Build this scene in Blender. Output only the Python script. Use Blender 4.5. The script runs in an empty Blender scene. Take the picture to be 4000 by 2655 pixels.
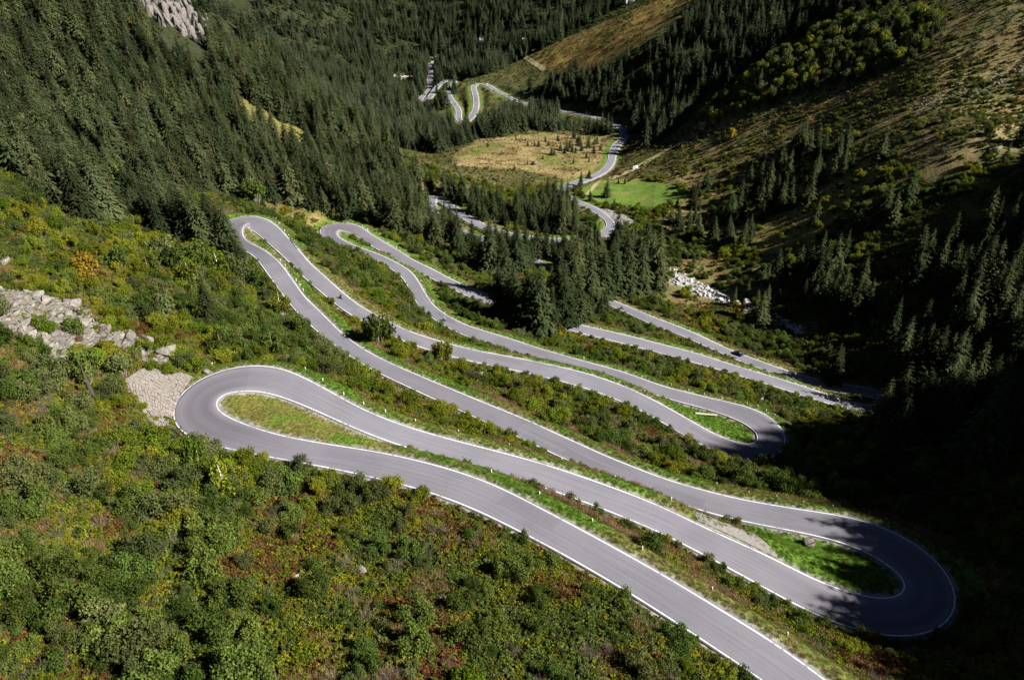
import bpy, bmesh, math, random
import numpy as np
from mathutils import Vector, Matrix, Euler, kdtree
SC = bpy.context.scene
COL = SC.collection
RNG = np.random.default_rng(7)
random.seed(7)
R = math.radians
# ------------------------------------------------------------------ camera model
# The survey below was read off the photograph (4000 x 2655): a pixel plus the height of the
# ground there gives the point of the valley it belongs to.  World: camera at the origin, +Y down the valley.
F, CX, CY = 2667.0, 2000.0, 1327.5
PITCH = R(31.0); CP, SP = math.cos(PITCH), math.sin(PITCH)
def unproj(px, py, z):
    k = (CY - py) / F; Z = z / (k*CP - SP)
    return ((px - CX)/F*Z, Z*(CP + k*SP), z)
def proj(X, Y, z):
    Z = np.maximum(Y*CP - z*SP, 1e-3); v = Y*SP + z*CP
    return CX + F*X/Z, CY - F*v/Z, Z
def inpoly(px, py, poly):
    px = np.asarray(px); py = np.asarray(py); ins = np.zeros(px.shape, bool)
    n = len(poly)
    for a in range(n):
        x1, y1 = poly[a]; x2, y2 = poly[(a+1) % n]
        if y1 == y2: continue
        c = ((y1 > py) != (y2 > py)) & (px < (x2-x1)*(py-y1)/(y2-y1) + x1)
        ins ^= c
    return ins
# ------------------------------------------------------------------ the pass road
SEG=[
("A",[(3180,2790),(2985,2655),(2901,2600),(2740,2492),(2579,2388),(2439,2300),(2311,2224),(2104,2109),(1866,1991),(1702,1928),(1568,1889),(1300,1828),(1060,1785),(930,1762)],
     [(3400,2790),(3227,2655),(3063,2534),(2892,2431),(2777,2358),(2600,2251),(2518,2205),(2311,2090),(2104,1980),(1939,1895),(1787,1840),(1629,1797),(1477,1764),(1300,1738),(1218,1724),(1060,1694),(960,1660)],-81.5,-84.5),
("L1",[(930,1762),(800,1735),(740,1710),(700,1684),(671,1645),(668,1613),(676,1583),(700,1541),(742,1500),(789,1470),(860,1444),(919,1428),(979,1421),(1038,1424),(1115,1444)],
     [(960,1660),(908,1636),(860,1610),(838,1583),(841,1565),(866,1541),(908,1530),(979,1524),(1038,1531)],-84.5,-87),
("B",[(1115,1444),(1186,1476),(1258,1512),(1329,1553),(1419,1601),(1537,1648),(1656,1687),(1804,1727),(1988,1773),(2189,1831),(2396,1904),(2579,1974),(2722,2047),(2874,2114),(3038,2187),(3148,2248)],
     [(1038,1531),(1097,1547),(1175,1577),(1258,1613),(1329,1645),(1400,1677),(1484,1711),(1580,1744),(1800,1812),(2100,1894),(2366,1989),(2621,2096),(2874,2232),(3038,2322),(3100,2356)],-87,-96),
("R1",[(3148,2248),(3239,2288),(3331,2318),(3410,2336),(3471,2344),(3514,2336),(3541,2312),(3547,2285),(3538,2260),(3514,2233),(3477,2205),(3422,2172),(3361,2141),(3288,2114)],
     [(3100,2356),(3200,2406),(3330,2456),(3420,2480),(3500,2490),(3556,2489),(3605,2483),(3647,2470),(3696,2440),(3727,2400),(3742,2358),(3745,2315),(3733,2279),(3711,2242),(3672,2193),(3623,2148),(3568,2114),(3514,2087),(3453,2059),(3392,2041)],-96,-98.5),
("C",[(3288,2114),(3209,2093),(3118,2073),(2996,2050),(2874,2026),(2795,2007),(2710,1983),(2400,1875),(2200,1788),(1947,1669),(1822,1613),(1686,1553),(1460,1447),(1395,1408),(1324,1361),(1252,1304),(1190,1250),(1140,1195),(1109,1156),(1086,1126),(1062,1091),(1032,1049),(1003,1008)],
     [(3392,2041),(3319,2023),(3239,2011),(3118,1992),(2996,1971),(2905,1956),(2783,1925),(2691,1901),(2600,1874),(2518,1840),(2396,1794),(2274,1738),(2165,1690),(2071,1645),(1953,1598),(1834,1549),(1715,1500),(1597,1450),(1508,1411),(1419,1364),(1359,1322),(1300,1269),(1228,1194),(1186,1156),(1157,1114),(1127,1070),(1103,1037),(1074,1005),(1044,984)],-98.5,-109),
("L2",[(1003,1008),(970,984),(925,966),(888,942),(872,912),(870,880),(885,853),(919,837),(961,834),(1008,842)],
     [(1044,984),(1008,963),(976,952),(955,938),(944,920),(938,903),(938,888),(943,879),(973,887)],-109,-112),
("D",[(1008,842),(1056,862),(1086,889),(1115,922),(1157,966),(1198,1017),(1246,1061),(1305,1114),(1353,1156),(1400,1192),(1454,1224),(1531,1263),(1597,1295),(1686,1322),(1775,1349),(1893,1375),(2012,1395),(2130,1420),(2249,1445),(2368,1481),(2486,1527),(2605,1589),(2700,1644),(2772,1684),(2802,1699)],
     [(973,887),(1008,913),(1038,942),(1068,968),(1097,992),(1140,1036),(1200,1094),(1260,1145),(1318,1192),(1371,1230),(1440,1266),(1530,1308),(1600,1342),(1700,1374),(1800,1402),(1900,1424),(2000,1444),(2100,1466),(2200,1490),(2320,1525),(2440,1572),(2560,1632),(2660,1692),(2735,1735)],-112,-121),
("R2",[(2802,1699),(2855,1720),(2917,1737),(2941,1738),(2959,1727),(2971,1713),(2968,1696),(2950,1678),(2908,1651),(2861,1630)],
     [(2735,1735),(2830,1778),(2900,1796),(2960,1803),(3010,1795),(3057,1768),(3074,1740),(3075,1708),(3063,1678),(3039,1648),(3009,1625),(2980,1610),(2938,1595)],-121,-123.5),
("E",[(2861,1630),(2796,1607),(2719,1583),(2659,1569),(2600,1553),(2486,1515),(2368,1476),(2279,1453),(2190,1428),(2100,1404),(2000,1374),(1893,1339),(1834,1318),(1775,1292),(1715,1260),(1680,1236),(1656,1221),(1636,1195),(1620,1171),(1603,1138),(1591,1108),(1573,1085),(1555,1070),(1525,1046),(1496,1027),(1466,1010)],
     [(2938,1595),(2867,1578),(2796,1562),(2719,1541),(2659,1528),(2600,1513),(2486,1470),(2368,1433),(2279,1411),(2190,1384),(2107,1361),(2047,1340),(1953,1310),(1893,1292),(1834,1275),(1775,1248),(1727,1221),(1686,1186),(1662,1150),(1644,1114),(1620,1073),(1585,1043),(1537,1017),(1502,1002),(1463,989)],-123.5,-132),
("L3",[(1466,1010),(1400,988),(1330,963),(1280,940),(1250,915),(1250,890),(1269,874),(1305,866),(1353,868),(1400,881)],
     [(1463,989),(1420,972),(1370,952),(1330,934),(1312,920),(1310,908),(1320,900),(1347,902),(1383,916)],-132,-134),
("F",[(1400,881),(1448,915),(1508,951),(1555,978),(1603,1011),(1680,1046),(1715,1067),(1775,1097),(1834,1123),(1893,1147),(1929,1165),(2030,1203),(2130,1234),(2231,1260),(2308,1278),(2427,1304),(2546,1334),(2635,1358),(2719,1378),(2837,1417),(2956,1453),(3075,1488),(3152,1512),(3193,1527),(3253,1549),(3306,1565)],
     [(1383,916),(1419,942),(1460,966),(1484,978),(1560,1022),(1650,1070),(1742,1114),(1804,1147),(1864,1172),(1929,1197),(2030,1234),(2130,1263),(2217,1286),(2279,1303),(2368,1325),(2457,1346),(2516,1362),(2600,1384),(2700,1412),(2800,1440),(2897,1469),(2968,1492),(3057,1518),(3120,1540),(3187,1561),(3270,1586)],-134,-143),
("R3",[(3306,1565),(3380,1584),(3430,1588),(3450,1578),(3440,1563),(3400,1548),(3377,1540)],
     [(3270,1586),(3340,1606),(3420,1622),(3500,1614),(3520,1580),(3490,1545),(3430,1522),(3379,1512)],-143,-145),
("G",[(3377,1540),(3312,1532),(3223,1515),(3134,1494),(3015,1455),(2897,1414),(2796,1370),(2719,1335),(2659,1309),(2546,1268),(2486,1238),(2427,1212),(2389,1197),(2250,1120),(2100,1040),(1950,975),(1850,935),(1770,900),(1725,880)],
     [(3379,1512),(3312,1503),(3223,1488),(3134,1467),(3075,1450),(3015,1426),(2956,1405),(2897,1384),(2831,1357),(2796,1339),(2719,1303),(2635,1268),(2546,1236),(2486,1209),(2427,1186),(2394,1173),(2270,1100),(2110,1018),(1950,953),(1850,913),(1780,882),(1740,862)],-145,-153),
("L4",[(1725,880),(1690,862),(1672,835),(1668,800),(1672,765),(1690,748),(1720,768)],
     [(1740,862),(1712,842),(1698,820),(1694,798),(1697,782),(1704,776),(1714,786)],-153,-154.5),
("H",[(1720,768),(1804,828),(1852,854),(1884,876),(1980,905),(2090,922),(2180,930),(2260,928),(2320,918)],
     [(1714,786),(1790,842),(1840,872),(1880,896),(1975,927),(2090,946),(2180,954),(2270,950),(2340,938)],-154.5,-157),
("R4",[(2320,918),(2360,895),(2374,878),(2362,858),(2340,842),(2310,824),(2273,803),(2250,793)],
     [(2340,938),(2385,915),(2402,885),(2400,868),(2385,850),(2358,829),(2320,807),(2273,787)],-157,-158),
("J0",[(2250,793),(2200,776),(2160,758),(2155,738),(2180,720),(2228,709)],
     [(2273,787),(2225,768),(2195,754),(2190,745),(2205,737),(2235,727)],-158,-159.5),
("J",[(2228,709),(2273,698),(2317,684),(2356,658),(2375,629),(2379,596),(2391,566),(2421,540),(2430,522),(2418,504)],
     [(2235,727),(2279,715),(2326,697),(2368,676),(2397,647),(2406,611),(2415,580),(2441,552),(2456,528),(2442,502)],-159.5,-166),
("K",[(2418,504),(2395,487),(2340,468),(2279,452),(2231,443),(2178,436),(2120,430),(2050,412),(1990,390),(1964,368)],
     [(2442,502),(2412,480),(2345,459),(2280,444),(2225,432),(2178,428),(2125,421),(2060,402),(2000,380),(1975,364)],-166,-180),
("N",[(1975,366),(1941,350),(1917,329),(1893,320),(1864,317),(1843,323),(1837,338),(1846,368),(1852,397),(1849,430)][::1],
     [(1957,372),(1935,361),(1905,340),(1881,331),(1864,332),(1859,344),(1862,356),(1866,368),(1871,397),(1869,418)],-180,-184),
("O",[(1849,430),(1838,455),(1822,478),(1800,488),(1782,484),(1777,470),(1778,457),(1783,430),(1763,403),(1740,374),(1738,350),(1745,340)],
     [(1869,418),(1860,440),(1848,462),(1830,475),(1812,474),(1804,465),(1804,450),(1804,433),(1792,413),(1772,386),(1760,358),(1762,346)],-184.5,-190),
("Q",[(1745,340),(1758,327),(1772,318),(1768,310),(1752,312),(1730,325),(1712,340),(1700,356),(1690,378),(1680,398),(1660,405),(1640,402),(1629,395)],
     [(1762,346),(1776,332),(1786,318),(1775,303),(1750,304),(1722,318),(1705,332),(1690,350),(1678,372),(1668,388),(1655,392),(1645,391),(1645,388)],-190.5,-197),
("T",[(1629,395),(1640,380),(1660,365),(1676,350),(1668,330),(1668,300),(1676,275),(1666,258),(1668,246),(1690,240)],
     [(1645,390),(1656,378),(1674,364),(1690,350),(1690,335),(1690,300),(1692,275),(1684,260),(1682,254),(1695,248)],-197.5,-205),
]
def resample(poly, n):
    p = np.array(poly, float); d = np.r_[0, np.cumsum(np.hypot(*np.diff(p, axis=0).T))]
    t = np.linspace(0, d[-1], n)
    return np.c_[np.interp(t, d, p[:, 0]), np.interp(t, d, p[:, 1])]
FAR_SEG = ("K", "N", "O", "Q", "T", "J0", "L4", "H")
def smooth(a, k):
    if k < 2: return a
    pad = np.r_[np.repeat(a[:1], k, 0), a, np.repeat(a[-1:], k, 0)]
    ker = np.hanning(2*k+3)[1:-1]; ker /= ker.sum()
    return np.stack([np.convolve(pad[:, c], ker, 'valid') for c in range(a.shape[1])], 1)
def build_road():
    Cs, Hs, Ns, tag = [], [], [], []
    for name, p, q, z0, z1 in SEG:
        m = 60
        A = resample(p, m); B = resample(q, m); zs = np.linspace(z0, z1, m)
        a = np.array([unproj(*A[i], zs[i]) for i in range(m)]); b = np.array([unproj(*B[i], zs[i]) for i in range(m)])
        c = (a+b)/2
        L = np.hypot(*np.diff(c[:, :2], axis=0).T).sum()
        step = 1.5 if c[:, 1].max() < 480 else 4.0
        n = max(6, int(L/step))
        s = np.r_[0, np.cumsum(np.hypot(*np.diff(c[:, :2], axis=0).T))]
        t = np.linspace(0, s[-1], n)[:-1]
        f = lambda v: np.stack([np.interp(t, s, v[:, k]) for k in range(3)], 1)
        Cs.append(f(c)); Hs.append(np.c_[f(a), f(b)]); tag += [name]*len(t)
    C = np.concatenate(Cs); H = np.concatenate(Hs)
    tag = np.array(tag)
    far = np.isin(tag, FAR_SEG)
    Cn = smooth(C, 5); H = smooth(H, 4)
    Cf = smooth(C, 7)
    C = np.where(far[:, None], Cf, Cn)
    T = np.gradient(C[:, :2], axis=0); T /= np.linalg.norm(T, axis=1)[:, None]
    N = np.c_[-T[:, 1], T[:, 0]]
    a, b = H[:, :3], H[:, 3:]
    wa = ((a-C)[:, :2]*N).sum(1); wb = ((b-C)[:, :2]*N).sum(1)     # signed offsets of the two edge lines
    hi, lo = np.maximum(wa, wb), np.minimum(wa, wb)
    hi = np.clip(hi, 2.5, 5.5); lo = np.clip(lo, -5.5, -2.5)
    hi[far] = 3.3; lo[far] = -3.3
    w = smooth(np.c_[hi, lo], 4)
    return C, N, w[:, 0], w[:, 1], tag
RC, RN, RHI, RLO, RTAG = build_road()
NR = len(RC)
ROADKD = kdtree.KDTree(NR)
for i in range(NR): ROADKD.insert((RC[i, 0], RC[i, 1], 0), i)
ROADKD.balance()
def road_query(X, Y):
    """index of the nearest road station, signed lateral offset and distance"""
    n = len(X); idx = np.empty(n, int); dist = np.empty(n)
    fnd = ROADKD.find
    for k in range(n):
        co, i, d = fnd((X[k], Y[k], 0)); idx[k] = i; dist[k] = d
    off = (X-RC[idx, 0])*RN[idx, 0] + (Y-RC[idx, 1])*RN[idx, 1]
    return idx, off, dist
# ------------------------------------------------------------------ the lie of the land
SURVEY = [  # (pixel x, pixel y, height)
 (300,1330,-77),(100,1250,-70),(0,1700,-66),(0,2600,-64),(600,1900,-77),(0,1350,-67),(300,1000,-75),(100,1000,-70),(0,800,-62),
 (1000,2200,-77),(1000,2600,-68),(2000,2600,-71),(2500,2600,-76),(400,2250,-69),(1600,2300,-77),
 (400,850,-86),(300,500,-80),(0,400,-65),(100,100,-45),(600,50,-48),(900,200,-75),(1000,150,-72),(1300,450,-115),(1100,600,-112),
 (1560,640,-138),(1650,720,-148),(700,700,-100),(1300,800,-127),
 (2700,1100,-155),(3000,1250,-152),(3200,1330,-149),(3900,1300,-120),(3900,1900,-108),(3950,2600,-90),(3600,900,-116),(3900,500,-83),
 (3900,100,-50),(3000,300,-96),(2700,500,-137),(2600,700,-152),(2450,750,-157.5),(2800,850,-150),(3200,700,-122),(3300,400,-97),
 (3600,300,-77),(3000,50,-72),(2600,250,-120),(2550,180,-108),(2000,560,-162),(1900,530,-164),(2150,600,-162),(1750,640,-160),
 (2050,230,-166),(2300,130,-122),(2500,30,-90),(1500,50,-140),(1000,0,-110),(2000,50,-125),(2300,10,-104),(1200,300,-188),
 (1400,450,-183),(1980,470,-170),(1720,560,-170),(2250,360,-160),(1550,500,-182),
]
LAND = [  # (x, y, height)
 (-150,620,-142),(-220,700,-122),(-100,560,-158),(-300,800,-118),(-290,740,-95),(-400,400,45),(-300,150,40),(-200,50,-5),(-150,0,-35),
 (-500,600,70),(-420,720,0),(0,-40,-60),(100,-20,-66),(0,0,-66),(60,20,-74),(-80,-60,-50),(-500,1100,-212),(-350,2300,140),(300,1850,150),(900,1500,300),
 (-900,2200,60),(-800,1500,-60),(600,900,90),(500,600,55),(-700,900,60),(120,40,-66),(-500,0,110),(-700,400,170),(700,2400,330),(0,2500,200)]
SUN_U = np.array([0.951, -0.309]); SUN_V = np.array([0.309, 0.951]); SUN_EL = R(38.0)
RIDGE = [(-120,66),(-40,66),(30,66),(79,66),(102,60),(117,61),(165,48),(217,-4),(271,-12),(341,4),(375,-5),(392,-14)]  # unseen spur east of the road, crest shaped for its shade (v, height)
for v, h in RIDGE:
    p = SUN_U*250 + SUN_V*v; LAND.append((p[0], p[1], h))
    p = SUN_U*330 + SUN_V*v; LAND.append((p[0], p[1], h+18))
    p = SUN_U*170 + SUN_V*v; LAND.append((p[0], p[1], h-88 if v < 200 else h-85))
def tps_fit():
    pts = [unproj(*s) for s in SURVEY] + LAND
    last = -99
    s = np.r_[0, np.cumsum(np.hypot(*np.diff(RC[:, :2], axis=0).T))]
    for i in range(NR):
        gap = 9 if RC[i, 1] < 500 else 30
        if s[i]-last > gap: pts.append(tuple(RC[i])); last = s[i]
    P = np.array(pts); n = len(P); S = 300.0
    x = P[:, :2]/S
    d = np.hypot(x[:, None, 0]-x[None, :, 0], x[:, None, 1]-x[None, :, 1])
    K = np.where(d > 0, d*d*np.log(np.maximum(d, 1e-9)), 0) + 2e-4*np.eye(n)
    Q = np.c_[np.ones(n), x]
    A = np.block([[K, Q], [Q.T, np.zeros((3, 3))]])
    w = np.linalg.solve(A, np.r_[P[:, 2], 0, 0, 0])
    return x, w, S
TX, TW, TS = tps_fit()
def tps(X, Y):
    out = np.empty(len(X)); n = len(TX)
    for k in range(0, len(X), 20000):
        x = X[k:k+20000]/TS; y = Y[k:k+20000]/TS
        d2 = (x[:, None]-TX[None, :, 0])**2 + (y[:, None]-TX[None, :, 1])**2
        U = 0.5*d2*np.log(np.maximum(d2, 1e-14))
        out[k:k+20000] = U@TW[:n] + TW[n] + TW[n+1]*x + TW[n+2]*y
    return out
def hash2(ix, iy, seed):
    h = (ix.astype(np.int64)*374761393 + iy.astype(np.int64)*668265263 + seed*974711) & 0x7fffffff
    h = ((h ^ (h >> 13))*1274126177) & 0x7fffffff
    return ((h ^ (h >> 16)) & 0xffff)/65535.0
def vnoise(x, y, seed=0):
    ix, iy = np.floor(x), np.floor(y); fx, fy = x-ix, y-iy
    fx = fx*fx*(3-2*fx); fy = fy*fy*(3-2*fy)
    a = hash2(ix, iy, seed); b = hash2(ix+1, iy, seed); c = hash2(ix, iy+1, seed); d = hash2(ix+1, iy+1, seed)
    return (a*(1-fx)+b*fx)*(1-fy) + (c*(1-fx)+d*fx)*fy
def fbm(x, y, seed=0, o=4):
    s = 0; amp = 0.5; 
    for k in range(o): s = s + amp*vnoise(x, y, seed+k*17); x = x*2.03; y = y*2.03; amp *= 0.5
    return s/(1-0.5**o)
def sstep(a, b, x):
    t = np.clip((x-a)/(b-a), 0, 1); return t*t*(3-2*t)
def ground(X, Y, query=None):
    """height of the ground (road bench cut in)"""
    X = np.asarray(X, float); Y = np.asarray(Y, float)
    z = tps(X, Y)
    far = np.clip(Y/300, 0.6, 5)
    z = z + (fbm(X/14, Y/14, 3)-0.5)*1.6 + (fbm(X/60, Y/60, 5)-0.5)*3.2*np.minimum(far, 3)
    idx, off, dist = query if query is not None else road_query(X, Y)
    half = np.where(off > 0, RHI[idx], -RLO[idx])
    sp = 0.3 + 0.004*np.maximum(Y, 0)
    e = np.maximum(dist-half, np.abs(off)-half) 
    w = sstep(0.9+sp, 6.5+2*sp, e)
    bench = RC[idx, 2]-0.10-0.12*sp
    return np.where(dist < 40, bench*(1-w)+z*w, z)
# ------------------------------------------------------------------ helpers for objects
def put(o, parent=None):
    COL.objects.link(o)
    if parent is not None: o.parent = parent
    return o
def tag(o, label=None, cat=None, group=None, kind=None):
    if label: o['label'] = label
    if cat: o['category'] = cat
    if group: o['group'] = group
    if kind: o['kind'] = kind
    return o
def mesh_np(name, V, faces, mats=(), smooth_=False, matidx=None):
    """faces: (n,3) or (n,4) int array or list of lists"""
    me = bpy.data.meshes.new(name)
    V = np.asarray(V, np.float32)
    if isinstance(faces, np.ndarray):
        nf, k = faces.shape
        me.vertices.add(len(V)); me.vertices.foreach_set('co', V.ravel())
        me.loops.add(nf*k); me.loops.foreach_set('vertex_index', faces.astype(np.int32).ravel())
        me.polygons.add(nf); me.polygons.foreach_set('loop_start', np.arange(0, nf*k, k, dtype=np.int32))
        me.update(calc_edges=True)
    else:
        me.from_pydata([tuple(v) for v in V], [], [list(f) for f in faces])
    for m in mats: me.materials.append(m)
    if matidx is not None: me.polygons.foreach_set('material_index', np.asarray(matidx, np.int32))
    if smooth_: me.polygons.foreach_set('use_smooth', np.ones(len(me.polygons), bool))
    me.update(); return me
def fattr(me, name, vals, domain='FACE', typ='FLOAT'):
    a = me.attributes.new(name, typ, domain)
    if typ == 'FLOAT': a.data.foreach_set('value', np.asarray(vals, np.float32))
    elif typ == 'FLOAT_COLOR': a.data.foreach_set('color', np.asarray(vals, np.float32).ravel())
    elif typ == 'FLOAT_VECTOR': a.data.foreach_set('vector', np.asarray(vals, np.float32).ravel())
    elif typ == 'INT': a.data.foreach_set('value', np.asarray(vals, np.int32))
def empty(name, loc=(0, 0, 0), rz=0, sc=1):
    o = bpy.data.objects.new(name, None); o.empty_display_size = 0.3
    o.location = loc; o.rotation_euler = (0, 0, rz); o.scale = (sc, sc, sc); return put(o)
def obj(name, me, parent=None, loc=None):
    o = bpy.data.objects.new(name, me)
    if loc is not None: o.location = loc
    return put(o, parent)
# ------------------------------------------------------------------ materials
def newmat(name):
    m = bpy.data.materials.new(name); m.use_nodes = True
    nt = m.node_tree; nt.nodes.clear()
    out = nt.nodes.new('ShaderNodeOutputMaterial')
    return m, nt, out
class NB:
    def __init__(s, nt): s.nt = nt
    def n(s, t, **kw):
        nd = s.nt.nodes.new(t)
        for k, v in kw.items():
            if k.startswith('i_'):
                key = k[2:]; key = int(key) if key.isdigit() else key.replace('_', ' ')
                if isinstance(v, bpy.types.NodeSocket): s.nt.links.new(v, nd.inputs[key])
                else: nd.inputs[key].default_value = v
            else: setattr(nd, k, v)
        return nd
    def link(s, a, b): s.nt.links.new(a, b)
    def ramp(s, fac, stops, interp='LINEAR'):
        r = s.nt.nodes.new('ShaderNodeValToRGB'); r.color_ramp.interpolation = interp
        el = r.color_ramp.elements
        while len(el) > 1: el.remove(el[-1])
        el[0].position = stops[0][0]; el[0].color = (*stops[0][1], 1)
        for p, c in stops[1:]:
            e = el.new(p); e.color = (*c, 1)
        s.nt.links.new(fac, r.inputs[0]); return r.outputs[0]
    def math(s, op, a, b=0.0, clamp=False):
        nd = s.nt.nodes.new('ShaderNodeMath'); nd.operation = op; nd.use_clamp = clamp
        for k, v in enumerate((a, b)):
            if isinstance(v, bpy.types.NodeSocket): s.nt.links.new(v, nd.inputs[k])
            else: nd.inputs[k].default_value = v
        return nd.outputs[0]
    def mix(s, fac, a, b, blend='MIX'):
        nd = s.nt.nodes.new('ShaderNodeMix'); nd.data_type = 'RGBA'; nd.blend_type = blend
        for key, v in ((0, fac), (6, a), (7, b)):
            if isinstance(v, bpy.types.NodeSocket): s.nt.links.new(v, nd.inputs[key])
            else: nd.inputs[key].default_value = v if key == 0 else (*v, 1) if len(v) == 3 else v
        return nd.outputs[2]
def plain(name, col, rough=0.6, metal=0.0, vary=0.12, scale=3.0, spec=0.4, bump=0.0):
    m, nt, out = newmat(name); b = NB(nt)
    tc = b.n('ShaderNodeTexCoord')
    no = b.n('ShaderNodeTexNoise', i_Vector=tc.outputs['Object'], i_Scale=scale, i_Detail=4.0)
    c = b.mix(no.outputs[0], [x*(1-vary) for x in col], [min(1, x*(1+vary)) for x in col])
    p = b.n('ShaderNodeBsdfPrincipled', i_Roughness=rough, i_Metallic=metal)
    p.inputs['Specular IOR Level'].default_value = spec
    b.link(c, p.inputs['Base Color'])
    if bump:
        bp = b.n('ShaderNodeBump', i_Strength=bump, i_Distance=0.1, i_Height=no.outputs[0]); b.link(bp.outputs[0], p.inputs['Normal'])
    b.link(p.outputs[0], out.inputs[0]); return m
def foliage(name, stops, trans=0.3, var=0.35, hue=0.02):
    """leaf colours picked per leaf (attribute tint) and shifted from plant to plant"""
    m, nt, out = newmat(name); b = NB(nt)
    at = b.n('ShaderNodeAttribute', attribute_name='tint')
    oi = b.n('ShaderNodeObjectInfo')
    f = b.math('ADD', b.math('MULTIPLY', at.outputs['Fac'], 0.72), b.math('MULTIPLY', oi.outputs['Random'], 0.28))
    c = b.ramp(f, stops)
    val = b.math('ADD', b.math('MULTIPLY', oi.outputs['Random'], 2*var), 1-var)
    r2 = b.math('FRACT', b.math('MULTIPLY', oi.outputs['Random'], 37.7))
    h = b.math('ADD', b.math('MULTIPLY', r2, 2*hue), 0.5-hue)
    hs = b.n('ShaderNodeHueSaturation', i_Hue=h, i_Value=val, i_Color=c)
    d = b.n('ShaderNodeBsdfDiffuse', i_Color=hs.outputs[0])
    t = b.n('ShaderNodeBsdfTranslucent', i_Color=hs.outputs[0])
    mx = b.n('ShaderNodeMixShader', i_0=trans, i_1=d.outputs[0], i_2=t.outputs[0])
    b.link(mx.outputs[0], out.inputs[0]); return m
# ------------------------------------------------------------------ zones (outlines surveyed on the photograph, used to lay out real ground)
Z_FOREST_W = [(-900,-900),(900,-900),(1010,130),(1310,440),(1570,640),(1690,740),(1700,905),(1640,935),(1560,920),(1450,885),(1330,850),(1240,818),(1180,800),(1040,790),(985,775),(930,790),(880,770),(800,745),(700,770),(640,800),(700,900),(800,930),(870,975),(930,990),(985,1000),(940,1040),(860,1010),(760,965),(640,935),(560,870),(450,890),(330,880),(220,850),(130,760),(60,690),(-900,300)]
Z_STRIP = [(905,372),(970,388),(1110,470),(1235,530),(1225,600),(1100,560),(960,470)]
Z_CLIFF = [(520,-120),(640,-160),(700,0),(760,80),(800,140),(770,150),(690,90),(600,40)]
Z_MID = [(1660,930),(1720,885),(1760,930),(1860,960),(1990,980),(2140,975),(2230,970),(2330,960),(2420,950),(2480,960),(2560,1010),(2600,1080),(2600,1140),(2520,1160),(2430,1165),(2400,1165),(2340,1150),(2260,1120),(2120,1055),(2060,1070),(1960,1080),(1880,1050),(1780,1010)]
Z_MID2 = [(1700,720),(1800,755),(1950,800),(2100,800),(2200,790),(2340,910),(2240,915),(2080,905),(1960,880),(1890,860),(1800,810),(1720,765)]
Z_MID3 = [(1935,1160),(2050,1150),(2250,1160),(2390,1205),(2420,1230),(2330,1258),(2230,1245),(2220,1300),(2130,1300),(2040,1275),(1960,1245)]
Z_RIGHT = [(2600,790),(2700,740),(2900,700),(3100,560),(3300,560),(3480,640),(3320,800),(3240,900),(3150,990),(2980,990),(2860,965),(2760,940),(2680,930),(2600,900)]
Z_SHADE = [(2900,985),(3150,990),(3260,900),(3400,800),(3500,650),(4500,450),(4500,1680),(3900,1650),(3620,1680),(3560,1640),(3545,1490),(3400,1480),(3330,1340),(3150,1190),(3000,1080)]
Z_FAR = [(860,-900),(2900,-900),(2720,-200),(2560,0),(2300,112),(2080,210),(1930,288),(1790,312),(1760,420),(1700,440),(1640,480),(1560,520),(1500,500),(1400,470),(1310,450),(1010,130)]
Z_BELT = [(1890,480),(2000,440),(2150,455),(2250,475),(2300,500),(2200,515),(2050,515),(1900,525),(1850,555),(1700,600),(1640,590),(1500,560),(1430,520),(1500,500),(1600,500),(1700,470),(1780,500)]
Z_NE = [(2130,330),(2250,290),(2400,270),(2560,190),(2700,80),(2900,-900),(4600,-900),(4600,-300),(3400,60),(3200,110),(3000,230),(2850,330),(2735,390),(2715,450),(2600,540),(2500,590),(2455,560),(2470,480),(2300,420),(2200,400),(2100,380),(2000,370)]
Z_DECID = [(2850,340),(3000,240),(3200,120),(3450,40),(3700,60),(3640,170),(3550,250),(3300,330),(3100,400),(2900,450),(2760,500),(2720,480)]
Z_MEADOW = [(1780,600),(1860,548),(2100,522),(2400,530),(2430,560),(2385,620),(2340,690),(2250,715),(2150,690),(2050,665),(1850,655),(1760,640)]
Z_GREEN = [(2265,730),(2350,700),(2480,700),(2640,720),(2710,745),(2660,790),(2560,812),(2420,800),(2290,785)]
Z_SPUR = [(2050,225),(2300,105),(2560,-60),(2850,-120),(2640,40),(2500,170),(2350,260),(2200,290),(2120,270)]
Z_EAST = [(2600,640),(2760,440),(2850,350),(3300,330),(3550,250),(3700,80),(4600,-300),(4600,560),(4000,575),(3650,700),(3480,640),(3100,560),(2900,700),(2600,780)]
Z_SCREE = [(-80,1110),(60,1135),(230,1170),(330,1200),(420,1280),(520,1300),(640,1370),(690,1420),(620,1440),(520,1390),(420,1330),(380,1380),(260,1390),(280,1460),(230,1470),(160,1390),(60,1310),(-60,1260)]
Z_PITCHING = [(560,1440),(650,1455),(745,1472),(700,1530),(668,1590),(662,1645),(640,1650),(580,1600),(510,1530),(470,1470)]
Z_CHANNEL = [(2600,1040),(2640,1050),(2740,1110),(2820,1150),(3000,1215),(3150,1290),(3130,1310),(2980,1240),(2800,1175),(2720,1150),(2620,1100)]
Z_FLAT = [(2560,1170),(2640,1010),(2900,1000),(3100,1150),(3200,1260),(3150,1330),(2950,1300),(2700,1250)]
I_L1 = [(845,1583),(866,1548),(908,1536),(979,1530),(1100,1555),(1262,1619),(1400,1680),(1500,1720),(1600,1790),(1450,1755),(1300,1730),(1060,1690),(908,1628)]
I_R1 = [(2880,2030),(3000,2056),(3209,2098),(3361,2146),(3470,2208),(3530,2262),(3540,2290),(3510,2330),(3410,2330),(3239,2283),(3040,2182),(2960,2120)]
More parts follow.
